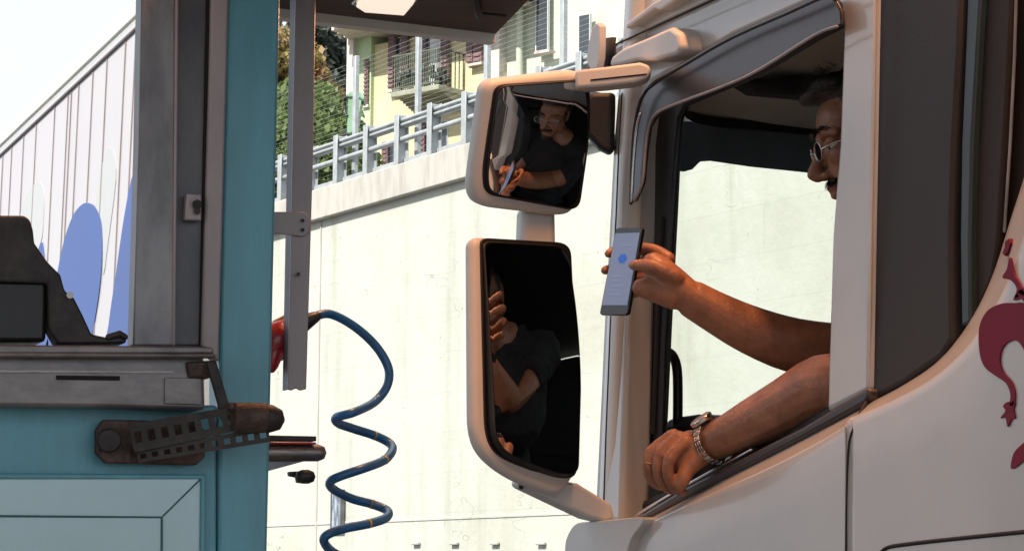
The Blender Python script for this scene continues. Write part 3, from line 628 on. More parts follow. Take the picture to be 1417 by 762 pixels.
# steering wheel
cw = V((2.42, 3.72, 2.0)); axn = V((0, -.75, .66)).normalized(); ux = V((1, 0, 0)); uy = axn.cross(ux)
bm = bmesh.new(); tube(bm, [cw+(ux*math.cos(a)+uy*math.sin(a))*.21 for a in [2*math.pi*k/40 for k in range(41)]], .014, seg=10, caps=False)
sw = put('steering_wheel', bm, 'blackplastic', tk, smooth=True)
bm = bmesh.new(); tube(bm, [cw-ux*.2, cw+ux*.2], .014, seg=8); tube(bm, [cw, cw-uy*.2], .014, seg=8); ell(bm, cw, (.06, .06, .03), (ux, uy, axn)); tube(bm, [cw, cw-axn*.3], .03, seg=10)
put('steering_column', bm, 'blackplastic', sw, smooth=True)
# --- dark side panel behind the b pillar, bounded by the sweeping white belt
dk = [(1213, -108), (1332, -108), (1326, 60), (1318, 200), (1314, 330), (1316, 470), (1300, 494), (1250, 529), (1205, 553)]
put('side_deflector', P(pushX(dk, XS+.004), (.03, 0, 0)), 'darkgrey', tk, bevel=.006)
put('side_gap_backing', P(pushX([(1206, -108), (1520, -108), (1490, -40), (1450, 120), (1420, 235), (1398, 305), (1372, 385), (1340, 448), (1300, 497), (1250, 532), (1203, 557)], XS+.045), (.02, 0, 0)), 'gap', tk)
put('side_edge_strip', P(pushX([(1342, -108), (1362, -108), (1352, 60), (1344, 200), (1341, 330), (1342, 446), (1330, 452), (1328, 330), (1330, 200), (1336, 60)], XS+.010), (.02, 0, 0)), 'tealdark', tk, bevel=.004)
put('bellows', P(pushX([(1366, -108), (1402, -108), (1396, 60), (1388, 200), (1380, 330), (1372, 384), (1346, 440), (1345, 330), (1349, 200), (1357, 60)], XS+.022), (.012, 0, 0)), 'brown', tk, bevel=.004)
put('deflector_bead', T([WX(a, b, XS+.0) for a, b in ((1212, -60), (1209, 150), (1205, 330), (1202, 534))], .0028, seg=8), 'beige', tk, smooth=True)
put('panel_highlight', T([WX(a, b, XS+.012) for a, b in ((1407, -20), (1404, 80), (1398, 200), (1390, 320))], .0022, seg=8), 'galv', tk, smooth=True)  # grey tube drawn for the thin highlight beside the bellows
# --- ornament, dark red scrolls on the side panel
def orn(px, X=XS-.0605):
    pts = smoothpoly(px, 4); bm = bmesh.new(); prism(bm, [WX(a, b, X) for a, b in pts], (.004, 0, 0)); return bm
oz = orn([(1417, 420), (1405, 419), (1385, 420), (1366, 430), (1355, 452), (1355, 485), (1362, 507), (1378, 520), (1392, 530), (1398, 545), (1397, 560), (1402, 560), (1404, 544), (1399, 528), (1388, 515), (1383, 500), (1386, 482), (1396, 472), (1408, 472), (1417, 484), (1430, 505), (1445, 500), (1440, 440)])
ornt = put('scroll_ornament', oz, 'maroon', tk)
for q in ([(1393, 556), (1388, 562), (1391, 568), (1384, 578), (1391, 577), (1394, 590), (1399, 580), (1404, 578), (1402, 566), (1404, 556)],
          [(1425, 608), (1412, 616), (1402, 628), (1399, 648), (1412, 640), (1425, 630)],
          [(1397, 356), (1393, 372), (1387, 384), (1399, 388), (1407, 400), (1402, 415), (1413, 413), (1424, 428), (1428, 420), (1417, 404), (1408, 388), (1402, 378)],
          [(1428, 396), (1410, 402), (1404, 412), (1416, 409), (1428, 414)]):
    put('scroll_tip', orn(q), 'maroon', ornt)
red = put('red_mark', P([WX(a, b, XS-.030) for a, b in ((1391, 334), (1396, 330), (1398, 336), (1394, 348), (1390, 354), (1387, 350), (1390, 342))], (.010, 0, 0)), 'maroon', rear)
# --- corner lamp/handle lumps, visor end, front mirror
def loftX(px, X, th, name, m, par=tk, bev=.012): return put(name, P([WX(a, b, X) for a, b in px], (th, 0, 0)), m, par, bevel=bev, seg=4)
# mirror arm root: a rounded wedge
bm = bmesh.new()
r0 = [WX(a, b, XS-.03) for a, b in ((842, 92), (846, 78), (862, 66), (900, 50), (927, 38), (938, 46), (941, 66), (936, 76), (905, 84), (880, 84), (860, 90))]
prism(bm, r0, (.07, 0, 0)); put('mirror_root_cover', bm, 'mirror_white', tk, bevel=.007, seg=3)
# visor end: concave shell
vs_o = [(826, 32), (818, 44), (813, 62), (812, 80), (818, 95), (827, 97)]
bm = bmesh.new(); prism(bm, [WX(a, b, XS-.02) for a, b in ((826, 31), (819, 40), (814, 60), (811, 84), (816, 96), (826, 96), (829, 80), (830, 55), (830, 36))], (.014, 0, 0))
vis = put('visor_end_cap', bm, 'mirror_white', tk, bevel=.003, seg=3)
rows = []
for t in range(9):
    a = t/8; rows.append([WX(829+a*24, 38+a*14+0*8, XS+.03)+V((0, .05*math.sin(a*math.pi), 0)), WX(828+a*20, 96-a*4, XS+.03)+V((0, .05*math.sin(a*math.pi), 0))])
bm = bmesh.new(); grid(bm, rows); put('visor', bm, 'darkgrey', tk, smooth=True, solid=.008)
rows = [[WX(852, 60, XS+.02)+V((0, 0, 0)), WX(852, 92, XS+.02)], [WX(850, 60, XS+.02)+V((2.2, .0, 0)), WX(850, 92, XS+.02)+V((2.2, 0, 0))]]
bm = bmesh.new(); prism(bm, [WX(856, 55, XS+.08), WX(840, 70, XS+.08), WX(838, 90, XS+.08), WX(856, 92, XS+.08)], (2.1, 0, 0)); put('visor_blade', bm, 'darkgrey', tk, bevel=.01)
fm = [(818, 128), (852, 128), (852, 150), (850, 213), (842, 212), (830, 206), (819, 194), (806, 180), (806, 140)]
put('front_mirror_arm', T([WX(850, 128, XS+.0)+V((0, .06, 0)), WX(838, 118, XS+.0)+V((0, .12, 0)), WX(836, 135, XS)+V((0, .2, 0))], .010, seg=10, sub=3), 'blackplastic', tk, smooth=True)
put('front_mirror', P([WD(a, b, 4.52) for a, b in fm], _fw*.07), 'black', tk, bevel=.014, seg=3)

# --- door mirrors (glass is really convex and really reflects)
TOC = None
def mirror(name, house, glass, X0, target, Rc, label, depthb=.09, cen=None):
    gx = sum(p[0] for p in glass)/len(glass); gy = sum(p[1] for p in glass)/len(glass)
    ctr = WX(gx, gy, X0); tc = (CAM-ctr).normalized(); td = (V(target)-ctr).normalized(); n = (tc+td).normalized()
    hn = n.copy()
    pr = put(name, P([WP(a, b, ctr+hn*.012, hn) for a, b in house], -hn*depthb*.45), 'mirror_white', tk, bevel=.015, seg=5); pr['label'] = label
    back = [WP((a-gx)*.97+gx, (b-gy)*.97+gy, ctr-hn*depthb*.43, hn) for a, b in house]; b2 = [ctr-hn*depthb + (q-ctr+hn*depthb*.43)*.72 for q in back]
    bm = bmesh.new(); n_ = len(back); va = [bm.verts.new(p) for p in back]; vb = [bm.verts.new(p) for p in b2]
    for i in range(n_): bm.faces.new((va[i], va[(i+1) % n_], vb[(i+1) % n_], vb[i]))
    bm.faces.new(vb); bm.faces.new(va[::-1]); put('mirror_shell', bm, 'mirror_white', pr, bevel=.012, seg=3)
    # black bezel ring
    bez = [((a-gx)*1.0+gx, (b-gy)*1.0+gy) for a, b in glass]
    bo = [WP(gx+(a-gx)*1.075+(2 if a > gx else -2), gy+(b-gy)*1.045, ctr+hn*.0135, hn) for a, b in bez]
    put('bezel', P(bo, -hn*.004), 'black', pr, bevel=.0018)
    rows = []; NR = 14
    pl = [WP(a, b, ctr+hn*.016, hn) for a, b in glass]; c0 = ctr+hn*.016
    u = hn.cross(V((0, 0, 1))).normalized(); v = u.cross(hn)
    # tilted spherical cap: height field over the mirror plane; the slope at the centre is set by n
    rm = max((q-c0).length for q in pl); zb = rm*rm/(2*Rc)
    bm = bmesh.new(); vs = [[bm.verts.new(c0+hn*zb)]]
    for k in range(1, NR+1):
        r_ = []
        for q in pl:
            d = (q-c0)*(k/NR); r_.append(bm.verts.new(c0+d+hn*(zb-d.length_squared/(2*Rc))))
        vs.append(r_)
    m_ = len(pl)
    for i in range(m_): bm.faces.new((vs[0][0], vs[1][i], vs[1][(i+1) % m_]))
    for k in range(1, NR):
        for i in range(m_): bm.faces.new((vs[k][i], vs[k+1][i], vs[k+1][(i+1) % m_], vs[k][(i+1) % m_]))
    sk = bmesh.new(); ta = [sk.verts.new(v_.co+(v_.co-c0)*.012-hn*.0006) for v_ in vs[-1]]; tb_ = [sk.verts.new(q+(q-c0)*.03-hn*.004) for q in pl]
    for i in range(m_): sk.faces.new((ta[i], ta[(i+1) % m_], tb_[(i+1) % m_], tb_[i]))
    put('glass_edge', sk, 'black', pr, smooth=True, solid=.002)
    put('mirror_glass', bm, 'mirror', pr, smooth=True)
    return pr, ctr
h1 = roundpoly([(672, 113), (800, 98), (816, 110), (819, 160), (802, 285), (785, 301), (664, 287), (652, 265)], [18, 18, 14, 30, 18, 22, 26, 22], 5)
g1 = roundpoly([(690, 121), (809, 113), (811, 180), (796, 289), (677, 266), (674, 235)], [14, 8, 40, 18, 16, 20], 6)
h2 = roundpoly([(654, 326), (790, 338), (797, 480), (799, 655), (776, 688), (700, 658), (656, 615)], [16, 20, 60, 16, 22, 50, 40], 6)
g2_ = roundpoly([(671, 337), (785, 344), (791, 480), (793, 655), (765, 656), (693, 628), (677, 600)], [12, 18, 60, 14, 30, 26, 26], 6)
XM = 1.62
mw, c1 = mirror('wide_angle_mirror', h1, g1, XM, (2.12, 3.40, 2.50), .62, 'squarish upper wide angle mirror showing the driver')
mm_, c2 = mirror('main_mirror', h2, g2_, XM, (5.2, 2.5, 3.05), 1.4, 'tall lower door mirror with a dark reflection', .06)
put('mirror_link', P([WY(a, b, 4.03) for a, b in ((724, 286), (770, 288), (771, 345), (722, 343))], (0, .04, 0)), 'mirror_white', tk, bevel=.012, seg=4)
pm = WX(846, 104, (XM+XS)/2); an = V((-.42, -.90, 0)).normalized()
put('upper_mirror_arm', P([WP(a, b, pm, an) for a, b in ((796, 97), (840, 92), (886, 86), (898, 90), (901, 98), (896, 108), (880, 114), (840, 119), (796, 122))], -an*.05), 'mirror_white', tk, bevel=.009, seg=3)
put('arm_seam', T([WP(818, 111, pm+an*.001, an), WP(894, 103, pm+an*.001, an)], .0016, seg=6), 'gap', tk, smooth=True)
la = [(722, 662), (775, 664), (800, 668), (846, 696), (852, 716), (840, 722), (815, 716), (722, 672)]
p0, p1 = WX(735, 662, XM+.01), WX(846, 708, XS-.03)
bm = bmesh.new(); prism(bm, [WP(a, b, (p0+p1)/2-V((0, .02, 0)), V((-.25, -.97, 0)).normalized()) for a, b in la], V((.0, .055, 0)))
put('lower_mirror_arm', bm, 'mirror_white', tk, bevel=.012, seg=3)
put('arm_bolt', T([WX(721, 668, XM), WX(721, 673, XM)], .005, seg=8), 'blackplastic', tk)
bm = bmesh.new(); prism(bm, [WX(a, b, XS-.075) for a, b in roundpoly([(782, 745), (795, 722), (830, 720), (888, 714), (890, 722), (872, 745), (858, 800), (780, 800)], 10)], (.12, 0, 0))
put('mirror_base_cover', bm, 'mirror_white', tk, bevel=.014, seg=4)
# --- lower body and wheels (below the picture)
put('lower_body', B((3.05, 2.95, .75), (2.36, 2.5, .50)), 'darkgrey', tk, bevel=.04)
for x in (2.0, 4.1): 
    wh = put('wheel', T([(x-.14, 3.2, .5), (x+.14, 3.2, .5)], .5, seg=32, caps=False), 'tyre', tk, bevel=.04); put('rim', T([(x-.15, 3.2, .5), (x+.15, 3.2, .5)], .28, seg=24, caps=False), 'galv', wh)
put('cab_far_side', B((4.27, 2.95, 1.7), (.03, 2.5, 1.5)), 'white', tk)
put('roof', B((3.07, 2.95, 3.2), (2.36, 2.4, .05)), 'white', tk, bevel=.02)
for x in (2.8, 3.4): put('chassis_beam', B((x, .6, .8), (.10, 3.2, .28)), 'darkgrey', tk)
for x in (2.05, 4.05): 
    wh = put('wheel', T([(x-.16, -.4, .5), (x+.16, -.4, .5)], .5, seg=32, caps=False), 'tyre', tk, bevel=.04); put('rim', T([(x-.17, -.4, .5), (x+.17, -.4, .5)], .28, seg=24, caps=False), 'galv', wh)

# ================================================================== DRIVER
pn = thing('person', 'driver in black T-shirt and glasses leaning on the lorry sill, holding out a phone', 'person', (2.4, 3.0, 0.99))
FD = (-_r0).copy(); FD = (FD + V((0, -.0, 0))).normalized()             # he faces picture left
pit = rad(14); HF = (FD*math.cos(pit) - V((0, 0, 1))*math.sin(pit)).normalized(); HS = FD.cross(V((0, 0, 1))).normalized(); HU = HS.cross(HF).normalized()
if HU.z < 0: HU = -HU
HC = WD(1211, 187, 4.05)                    # centre of the skull
def H(f, s, u): return HC + HF*f + HS*s + HU*u
hax = (HF, HS, HU)
bm = bmesh.new()
ell(bm, H(-.008, 0, .030), (.096, .076, .088), hax, 24, 16)       # cranium
ell(bm, H(.042, 0, -.035), (.052, .058, .080), hax, 20, 14)        # face
ell(bm, H(.052, 0, .035), (.040, .060, .045), hax, 20, 12)         # forehead
ell(bm, H(.050, 0, -.095), (.036, .040, .028), hax)                # jaw
ell(bm, H(.078, 0, -.108), (.016, .020, .015), hax)                # chin
for s_ in (-1, 1):
    ell(bm, H(.066, .033*s_, -.022), (.024, .024, .020), hax)      # cheek bones
    ell(bm, H(.005, .056*s_, -.065), (.034, .014, .038), hax)      # jaw angle
    tube(bm, [H(.087, .010*s_, .018), H(.085, .030*s_, .022), H(.072, .050*s_, .014)], [.010, .010, .008], seg=10)  # brow ridge
    ell(bm, H(-.008, .080*s_, -.012), (.018, .006, .032), hax)     # ear
    tube(bm, [H(.0, .078*s_, .012), H(-.022, .084*s_, .006), H(-.024, .084*s_, -.016), H(-.008, .080*s_, -.038)], .005, seg=8, sub=2)
    ell(bm, H(.098, .013*s_, -.048), (.010, .008, .007), hax)      # nostril wing
tube(bm, [H(.088, 0, .012), H(.100, 0, -.015), H(.117, 0, -.040)], [.008, .010, .012], seg=10, sub=3)   # nose
ell(bm, H(.110, 0, -.046), (.013, .012, .010), hax)
tube(bm, [H(.080, -.022, -.072), H(.096, 0, -.070), H(.080, .022, -.072)], [.004, .007, .004], seg=8, sub=3)
tube(bm, [H(.078, -.020, -.082), H(.092, 0, -.083), H(.078, .020, -.082)], [.004, .008, .004], seg=8, sub=3)
# neck
NB = WD(1262, 318, 4.12)
tube(bm, [H(-.030, 0, -.045), H(-.035, 0, -.11), NB], [.056, .054, .062], seg=20)
# shoulders, chest, belly, pelvis, thighs (under clothes)
RSH = WD(1262, 362, 4.30); LSH = WD(1292, 378, 3.92)
CH = (RSH+LSH)/2 + V((0, -.03, -.14)); 
tube(bm, [RSH, (RSH+LSH)/2+V((0, 0, .02)), LSH], [.058, .075, .058], seg=18)
sa = (LSH-RSH).normalized(); sf = V((0, 0, 1)).cross(sa); sf = sf if sf.dot(FD) > 0 else -sf
ell(bm, CH, (.19, .125, .20), (sa, sf, V((0, 0, 1))), 24, 16)
BE = CH + V((.05, -.09, -.26)); ell(bm, BE, (.175, .145, .20), (sa, sf, V((0, 0, 1))), 24, 16)
PE = V((2.42, 2.98, 1.80)); ell(bm, PE, (.19, .17, .13), seg=20, rings=12)
tube(bm, [BE, PE], [.15, .16], seg=18)
for s_ in (-1, 1):
    tube(bm, [PE+V((.10*s_, .03, 0)), V((2.42+.13*s_, 3.45, 1.80)), V((2.42+.14*s_, 3.62, 1.45)), V((2.42+.14*s_, 3.72, 1.06))], [.088, .070, .055, .042], seg=16, sub=3)
    tube(bm, [V((2.42+.14*s_, 3.70, 1.03)), V((2.42+.15*s_, 3.90, 1.03))], [.042, .032], seg=12)
# right arm (holds out the phone)
RE = WD(1168, 487, 4.12)
RW = WD(957, 413, 4.085)
tube(bm, [RSH, (RSH+RE)/2+V((0, 0, -.01)), RE], [.056, .050, .047], seg=18, sub=2)
tube(bm, [RE, WD(1100, 478, 4.11), WD(1040, 457, 4.10), WD(992, 433, 4.09), RW], [.048, .0475, .042, .036, .0325], seg=18, sub=3)
# palm
tube(bm, [RW, WD(930, 392, 4.09), WD(910, 372, 4.10)], [.033, .037, .032], seg=16, sub=2, flat=.8)
tube(bm, [WD(935, 410, 4.08), WD(905, 400, 4.085), WD(888, 398, 4.09)], [.024, .022, .017], seg=14, sub=2)
# fingers behind the phone, wrapping round its left edge
tube(bm, [WD(925, 358, 4.13), WD(905, 346, 4.155), WD(880, 343, 4.185), WD(856, 345, 4.205), WD(842, 351, 4.190)], [.0125, .0108, .0098, .0092, .0078], seg=12, sub=3)
tube(bm, [WD(918, 372, 4.14), WD(898, 364, 4.17), WD(874, 366, 4.195), WD(850, 371, 4.205), WD(837, 374, 4.188)], [.0125, .0110, .0100, .0094, .0080], seg=12, sub=3)
tube(bm, [WD(912, 386, 4.14), WD(892, 384, 4.17), WD(868, 388, 4.195), WD(848, 394, 4.200)], [.0120, .0105, .0098, .0080], seg=12, sub=3)
tube(bm, [WD(906, 398, 4.13), WD(888, 402, 4.155), WD(868, 408, 4.18), WD(856, 411, 4.185)], [.0110, .0095, .0088, .0075], seg=12, sub=3)
# thumb on the near edge
tube(bm, [WD(935, 384, 4.06), WD(908, 370, 4.055), WD(890, 367, 4.07), WD(876, 367, 4.083)], [.0155, .0125, .0115, .0085], seg=12, sub=3)
# left arm, forearm lying on the sill
LE = WD(1182, 532, 3.84)
LW = WD(985, 612, 4.10)
tube(bm, [LSH, (LSH+LE)/2, LE], [.057, .052, .047], seg=18, sub=2)
tube(bm, [LE, WD(1140, 533, 3.88), WD(1090, 560, 3.94), WD(1040, 585, 4.01), WD(1008, 601, 4.06), LW], [.048, .0505, .0465, .040, .0345, .0315], seg=18, sub=3)
tube(bm, [LW, WD(955, 624, 4.115), WD(930, 628, 4.12)], [.032, .039, .036], seg=16, sub=2, flat=.8)
for (a, b_, c_, d_, e_) in (((950, 610, 4.085), (927, 634, 4.075), (925, 658, 4.075), (935, 676, 4.085), (946, 680, 4.095)),
                            ((940, 605, 4.105), (914, 628, 4.100), (911, 654, 4.098), (920, 672, 4.105), (931, 679, 4.115)),
                            ((932, 602, 4.128), (902, 625, 4.125), (898, 648, 4.122), (906, 664, 4.128), (916, 672, 4.135)),
                            ((930, 612, 4.150), (900, 640, 4.148), (898, 656, 4.146), (906, 668, 4.150), (914, 673, 4.155))):
    tube(bm, [WD(*a), WD(*b_), WD(*c_), WD(*d_), WD(*e_)], [.0125, .0112, .0098, .0090, .0074], seg=12, sub=3)
    ell(bm, WD(*b_), (.0122, .0122, .0122))
tube(bm, [WD(970, 628, 4.09), WD(952, 646, 4.085), WD(946, 662, 4.075), WD(941, 673, 4.075)], [.021, .0175, .0125, .0095], seg=12, sub=3)
tube(bm, [WD(962, 620, 4.11), WD(938, 632, 4.115), WD(926, 648, 4.12), WD(928, 660, 4.12)], [.034, .034, .026, .016], seg=14, sub=2)
body = organic('body', bm, 'skin', pn, .0032, 2)
# shirt
bm = bmesh.new()
tube(bm, [RSH, (RSH+LSH)/2+V((0, 0, .022)), LSH], [.070, .084, .070], seg=20)
ell(bm, CH, (.205, .14, .21), (sa, sf, ZZ), 24, 16); ell(bm, BE, (.19, .16, .21), (sa, sf, ZZ), 24, 16); tube(bm, [BE, PE+V((0, 0, .03))], [.165, .178], seg=20)
tube(bm, [NB+V((0, 0, -.045)), NB+V((0, 0, -.012))], [.09, .066], seg=20, caps=False)
tube(bm, [RSH, RSH*.42+RE*.58], [.070, .062], seg=20, caps=False); tube(bm, [LSH, LSH*.42+LE*.58], [.070, .062], seg=20, caps=False)
organic('t_shirt', bm, 'shirt', pn, .008, 2, disp=.009)
bm = bmesh.new(); ell(bm, PE, (.20, .18, .14), seg=20, rings=12)
for s_ in (-1, 1): tube(bm, [PE+V((.10*s_, .03, 0)), V((2.42+.13*s_, 3.45, 1.80)), V((2.42+.14*s_, 3.62, 1.45)), V((2.42+.14*s_, 3.72, 1.10))], [.098, .080, .066, .058], seg=16, sub=3)
organic('trousers', bm, 'jeans', pn, .009, 3)
# hair: scalp cap plus strands
bm = bmesh.new(); ell(bm, H(-.018, 0, .042), (.097, .081, .092), hax, 24, 16); ell(bm, H(-.045, 0, -.005), (.068, .080, .085), hax, 20, 14)
for s_ in (-1, 1): tube(bm, [H(.012, .074*s_, .03), H(.004, .076*s_, -.006)], [.012, .006], seg=8)
ell(bm, H(.052, -.003, .094), (.044, .058, .026), hax); ell(bm, H(.084, .004, .088), (.026, .044, .014), hax)
hc = organic('hair', bm, 'hair', pn, .005, 2, disp=.003)
bm = bmesh.new(); rnd = random.Random(5)
for i in range(3200):
    d = V((rnd.gauss(0, 1), rnd.gauss(0, 1), rnd.gauss(0, 1))).normalized(); 
    if d.z < -.25 or (d.x > .55 and d.z < .45): continue
    p = H(-.018+d.x*.097, d.y*.081, .042+d.z*.092); p = p + (HF*.025 if d.x > .2 and d.z > .4 else HF*0); nrm = (p-HC).normalized(); fl = (HF*.9+HU*.25+V((rnd.gauss(0, .25), rnd.gauss(0, .25), rnd.gauss(0, .25)))).normalized(); L = rnd.uniform(.014, .036)
    q = p+nrm*L*.07+fl*L*.6; e = q+fl*L*.6; sd = fl.cross(nrm).normalized()*.0006
    v = [bm.verts.new(x) for x in (p-sd, p+sd, q+sd*.7, q-sd*.7, e)]; bm.faces.new(v[:4]); bm.faces.new((v[3], v[2], v[4]))
put.keep = True; put('hair_strands', bm, 'hair', hc); put.keep = False
bm = bmesh.new()
for s_ in (-1, 1):
    for i in range(90):
        t = rnd.random(); p = H(.099-.020*t*t, (.010+.040*t)*s_, .023+.008*t-.008*t*t+rnd.uniform(-.004, .004)); e = p+HF*.007+HS*s_*.006+HU*rnd.uniform(-.003, .006); sd = HU*.0008
        bm.faces.new([bm.verts.new(x) for x in (p-sd, p+sd, e)])
put.keep = True; put('eyebrows', bm, 'brow', pn); put.keep = False
bm = bmesh.new()
for i in range(420):
    s_ = rnd.uniform(-1, 1); p = H(.100-.016*s_*s_, .026*s_, -.060+rnd.uniform(-.004, .003)); e = p+HF*.006-HU*rnd.uniform(.005, .012)+HS*s_*.003; sd = HS*.0008
    bm.faces.new([bm.verts.new(x) for x in (p-sd, p+sd, e)])
ell(bm, H(.089, 0, -.061), (.010, .026, .008), hax, 12, 8); ell(bm, H(.082, 0, -.110), (.013, .019, .015), hax, 12, 8)
for i in range(500):
    s_ = rnd.uniform(-1, 1); p = H(.088-.014*s_*s_, .024*s_, -.112+rnd.uniform(-.014, .012)); e = p+HF*.006-HU*rnd.uniform(.004, .012); sd = HS*.0008
    bm.faces.new([bm.verts.new(x) for x in (p-sd, p+sd, e)])
put.keep = True; put('moustache_and_goatee', bm, 'brow', pn); put.keep = False
for s_ in (-1, 1):
    e = put('eye', (lambda b: (ell(b, H(.074, .031*s_, -.004), (.0125, .0125, .0125), hax), b)[1])(bmesh.new()), 'eye', pn, smooth=True)
    put('iris', (lambda b: (ell(b, H(.084, .031*s_, -.006), (.0035, .0055, .0055), hax), b)[1])(bmesh.new()), 'brow', e, smooth=True)
    b = bmesh.new(); ell(b, H(.075, .031*s_, .003), (.0145, .0145, .010), hax); put('eyelid', b, 'skin', e, smooth=True)
# glasses
gl = None
bm = bmesh.new()
def lens_pt(s_, a, r=1.0): return H(.109-abs(.033+.023*math.cos(a)*1)*.10, s_*(.033+.023*math.cos(a)*r), -.010+.016*math.sin(a)*r)
for s_ in (-1, 1):
    tube(bm, [lens_pt(s_, 2*math.pi*k/24) for k in range(25)], .0011, seg=6, caps=False)
    tube(bm, [lens_pt(s_, 0), H(.085, .067*s_, -.006), H(.0, .086*s_, -.002), H(-.02, .084*s_, -.015)], .0013, seg=6)
tube(bm, [lens_pt(-1, math.pi), H(.112, 0, -.004), lens_pt(1, math.pi)], .0012, seg=6)
gl = put('eyeglasses', bm, 'silver', pn, smooth=True)
for s_ in (-1, 1):
    bm = bmesh.new(); bm.faces.new([bm.verts.new(lens_pt(s_, 2*math.pi*k/24)) for k in range(24)]); put('lens', bm, 'lens', gl)
# watch on the left wrist
WC = WD(990, 609, 4.09); wa = (WD(1008, 601, 4.06)-LW).normalized(); wr_ = .0385
e1 = (WD(960, 590, 4.05)-WC); e1 = (e1-wa*e1.dot(wa)).normalized(); 
upv = V((0, 0, 1)); e1 = (upv*.75 + (CAM-WC).normalized()*.65); e1 = (e1-wa*e1.dot(wa)).normalized(); e2 = wa.cross(e1)
bm = bmesh.new()
for k in range(26):
    a = 2*math.pi*k/26
    if abs(((a+math.pi) % (2*math.pi))-math.pi) < .42: continue
    rdv = e1*math.cos(a)+e2*math.sin(a)
    for off, wd in ((-.0062, .005), (0, .0062), (.0062, .005)): boxw(bm, WC+rdv*wr_+wa*off, (.0034, .0078, wd), (rdv, wa.cross(rdv), wa))
wt = put('wristwatch', bm, 'silver', pn, bevel=.0007)
cc = WC+e1*(wr_+.003)
put('case', T([cc-e1*.003, cc+e1*.005], .0205, seg=28, caps=False), 'silver', wt, bevel=.0015)
put('dial', T([cc+e1*.005, cc+e1*.0062], .0175, seg=28, caps=False), 'dial', wt)
rg = WD(901, 655, 4.13); bm = bmesh.new(); ra = (WD(898, 648, 4.122)-WD(902, 625, 4.125)).normalized(); r1 = ra.orthogonal().normalized(); r2 = ra.cross(r1); rc = WD(900, 641, 4.123)
tube(bm, [rc+(r1*math.cos(a)+r2*math.sin(a))*.0112 for a in [2*math.pi*k/20 for k in range(21)]], .0013, seg=6, caps=False); put('ring', bm, 'gold', pn, smooth=True)
put('thumb_nail', (lambda b: (ell(b, WD(881, 364, 4.071), (.007, .003, .005), (_rt, _fw, _up)), b)[1])(bmesh.new()), 'nail', pn, smooth=True)

# ---- phone
ph = thing('mobile_phone', 'black smartphone with a lit pale blue screen held out of the cab window', 'phone', WD(848, 436, 4.15))
TL, TR, BR, BL = WD(852, 315, 4.165), WD(889, 314, 4.115), WD(868, 436, 4.115), WD(829, 436, 4.165)
pnm = (TR-TL).cross(BL-TL).normalized(); pnm = pnm if pnm.dot(CAM-TL) > 0 else -pnm
def ph_pt(u, v, o=0): return (TL*(1-u)*(1-v)+TR*u*(1-v)+BR*u*v+BL*(1-u)*v)+pnm*o
put('phone_body', P([ph_pt(u, v) for u, v in ((0, .03), (.03, .012), (.1, 0), (.9, 0), (.97, .012), (1, .03), (1, .97), (.97, .988), (.9, 1), (.1, 1), (.03, .988), (0, .97))], -pnm*.008), 'phonebody', ph, bevel=.0018, seg=3)
put('screen', P([ph_pt(u, v, .0012) for u, v in ((.05, .065), (.95, .065), (.95, .885), (.05, .885))], -pnm*.0008), 'screen', ph)
bm = bmesh.new()
for k in range(6):
    a = k*math.pi/3; ell(bm, ph_pt(.49+.10*math.cos(a), .355+.030*math.sin(a), .0016), (.0042, .0042, .0004), ((TR-TL).normalized(), (TL-BL).normalized(), pnm), 10, 6)
ell(bm, ph_pt(.49, .355, .0016), (.005, .005, .0004), ((TR-TL).normalized(), (TL-BL).normalized(), pnm), 10, 6)
put('app_icon', bm, 'icon', ph)
bm = bmesh.new()
for v, a, b in ((.20, .28, .74), (.55, .22, .62), (.60, .22, .55), (.66, .22, .70), (.705, .22, .5), (.76, .22, .66)):
    prism(bm, [ph_pt(a, v, .0016), ph_pt(b, v, .0016), ph_pt(b, v+.010, .0016), ph_pt(a, v+.010, .0016)], -pnm*.0003)
put('text_lines', bm, 'ptext', ph)

# ================================================================== TRAILER in the booth window (left), built solid in place of a reflection
XT = 1.83
def tx(px, py, o=0): return WX(px, py, XT-o)
yn = tx(212, 100).y; TZ1 = tx(95, 93).z; TZ0 = 1.15; yf = yn+13
tt = thing('reflected_trailer', 'white ribbed lorry trailer with blue ovals, a solid stand-in for a reflection in the booth window', 'trailer', (XT+1.2, yn+6, 0))
def ang(px): r = R(px, 381); return r.x/r.y
pr_y = lambda X: X/ang(352)
foot_p = [V((XT, yn, TZ0)), V((XT, yf, TZ0)), V((XT+2.5, max(yf, pr_y(XT+2.5)+1), TZ0)), V((XT+2.5, pr_y(XT+2.5), TZ0)), V((XT+.8, pr_y(XT+.8), TZ0))]
put('trailer_body', P(foot_p, (0, 0, TZ1-TZ0-.02)), 'trailerwhite', tt)
rz = tx(190, 24).z
put('top_rail', B((XT+.010, (yn+yf)/2, (TZ1+rz)/2), (.04, yf-yn, TZ1-rz)), 'trailerrail', tt, bevel=.008)
put('rail_lip', B((XT-.006, (yn+yf)/2, rz-.035), (.012, yf-yn, .022)), 'trailerwhite', tt, bevel=.006)
put('rail_groove', B((XT-.001, (yn+yf)/2, rz-.012), (.006, yf-yn, .012)), 'trailerpale', tt)  # pale strip along the groove under the rail
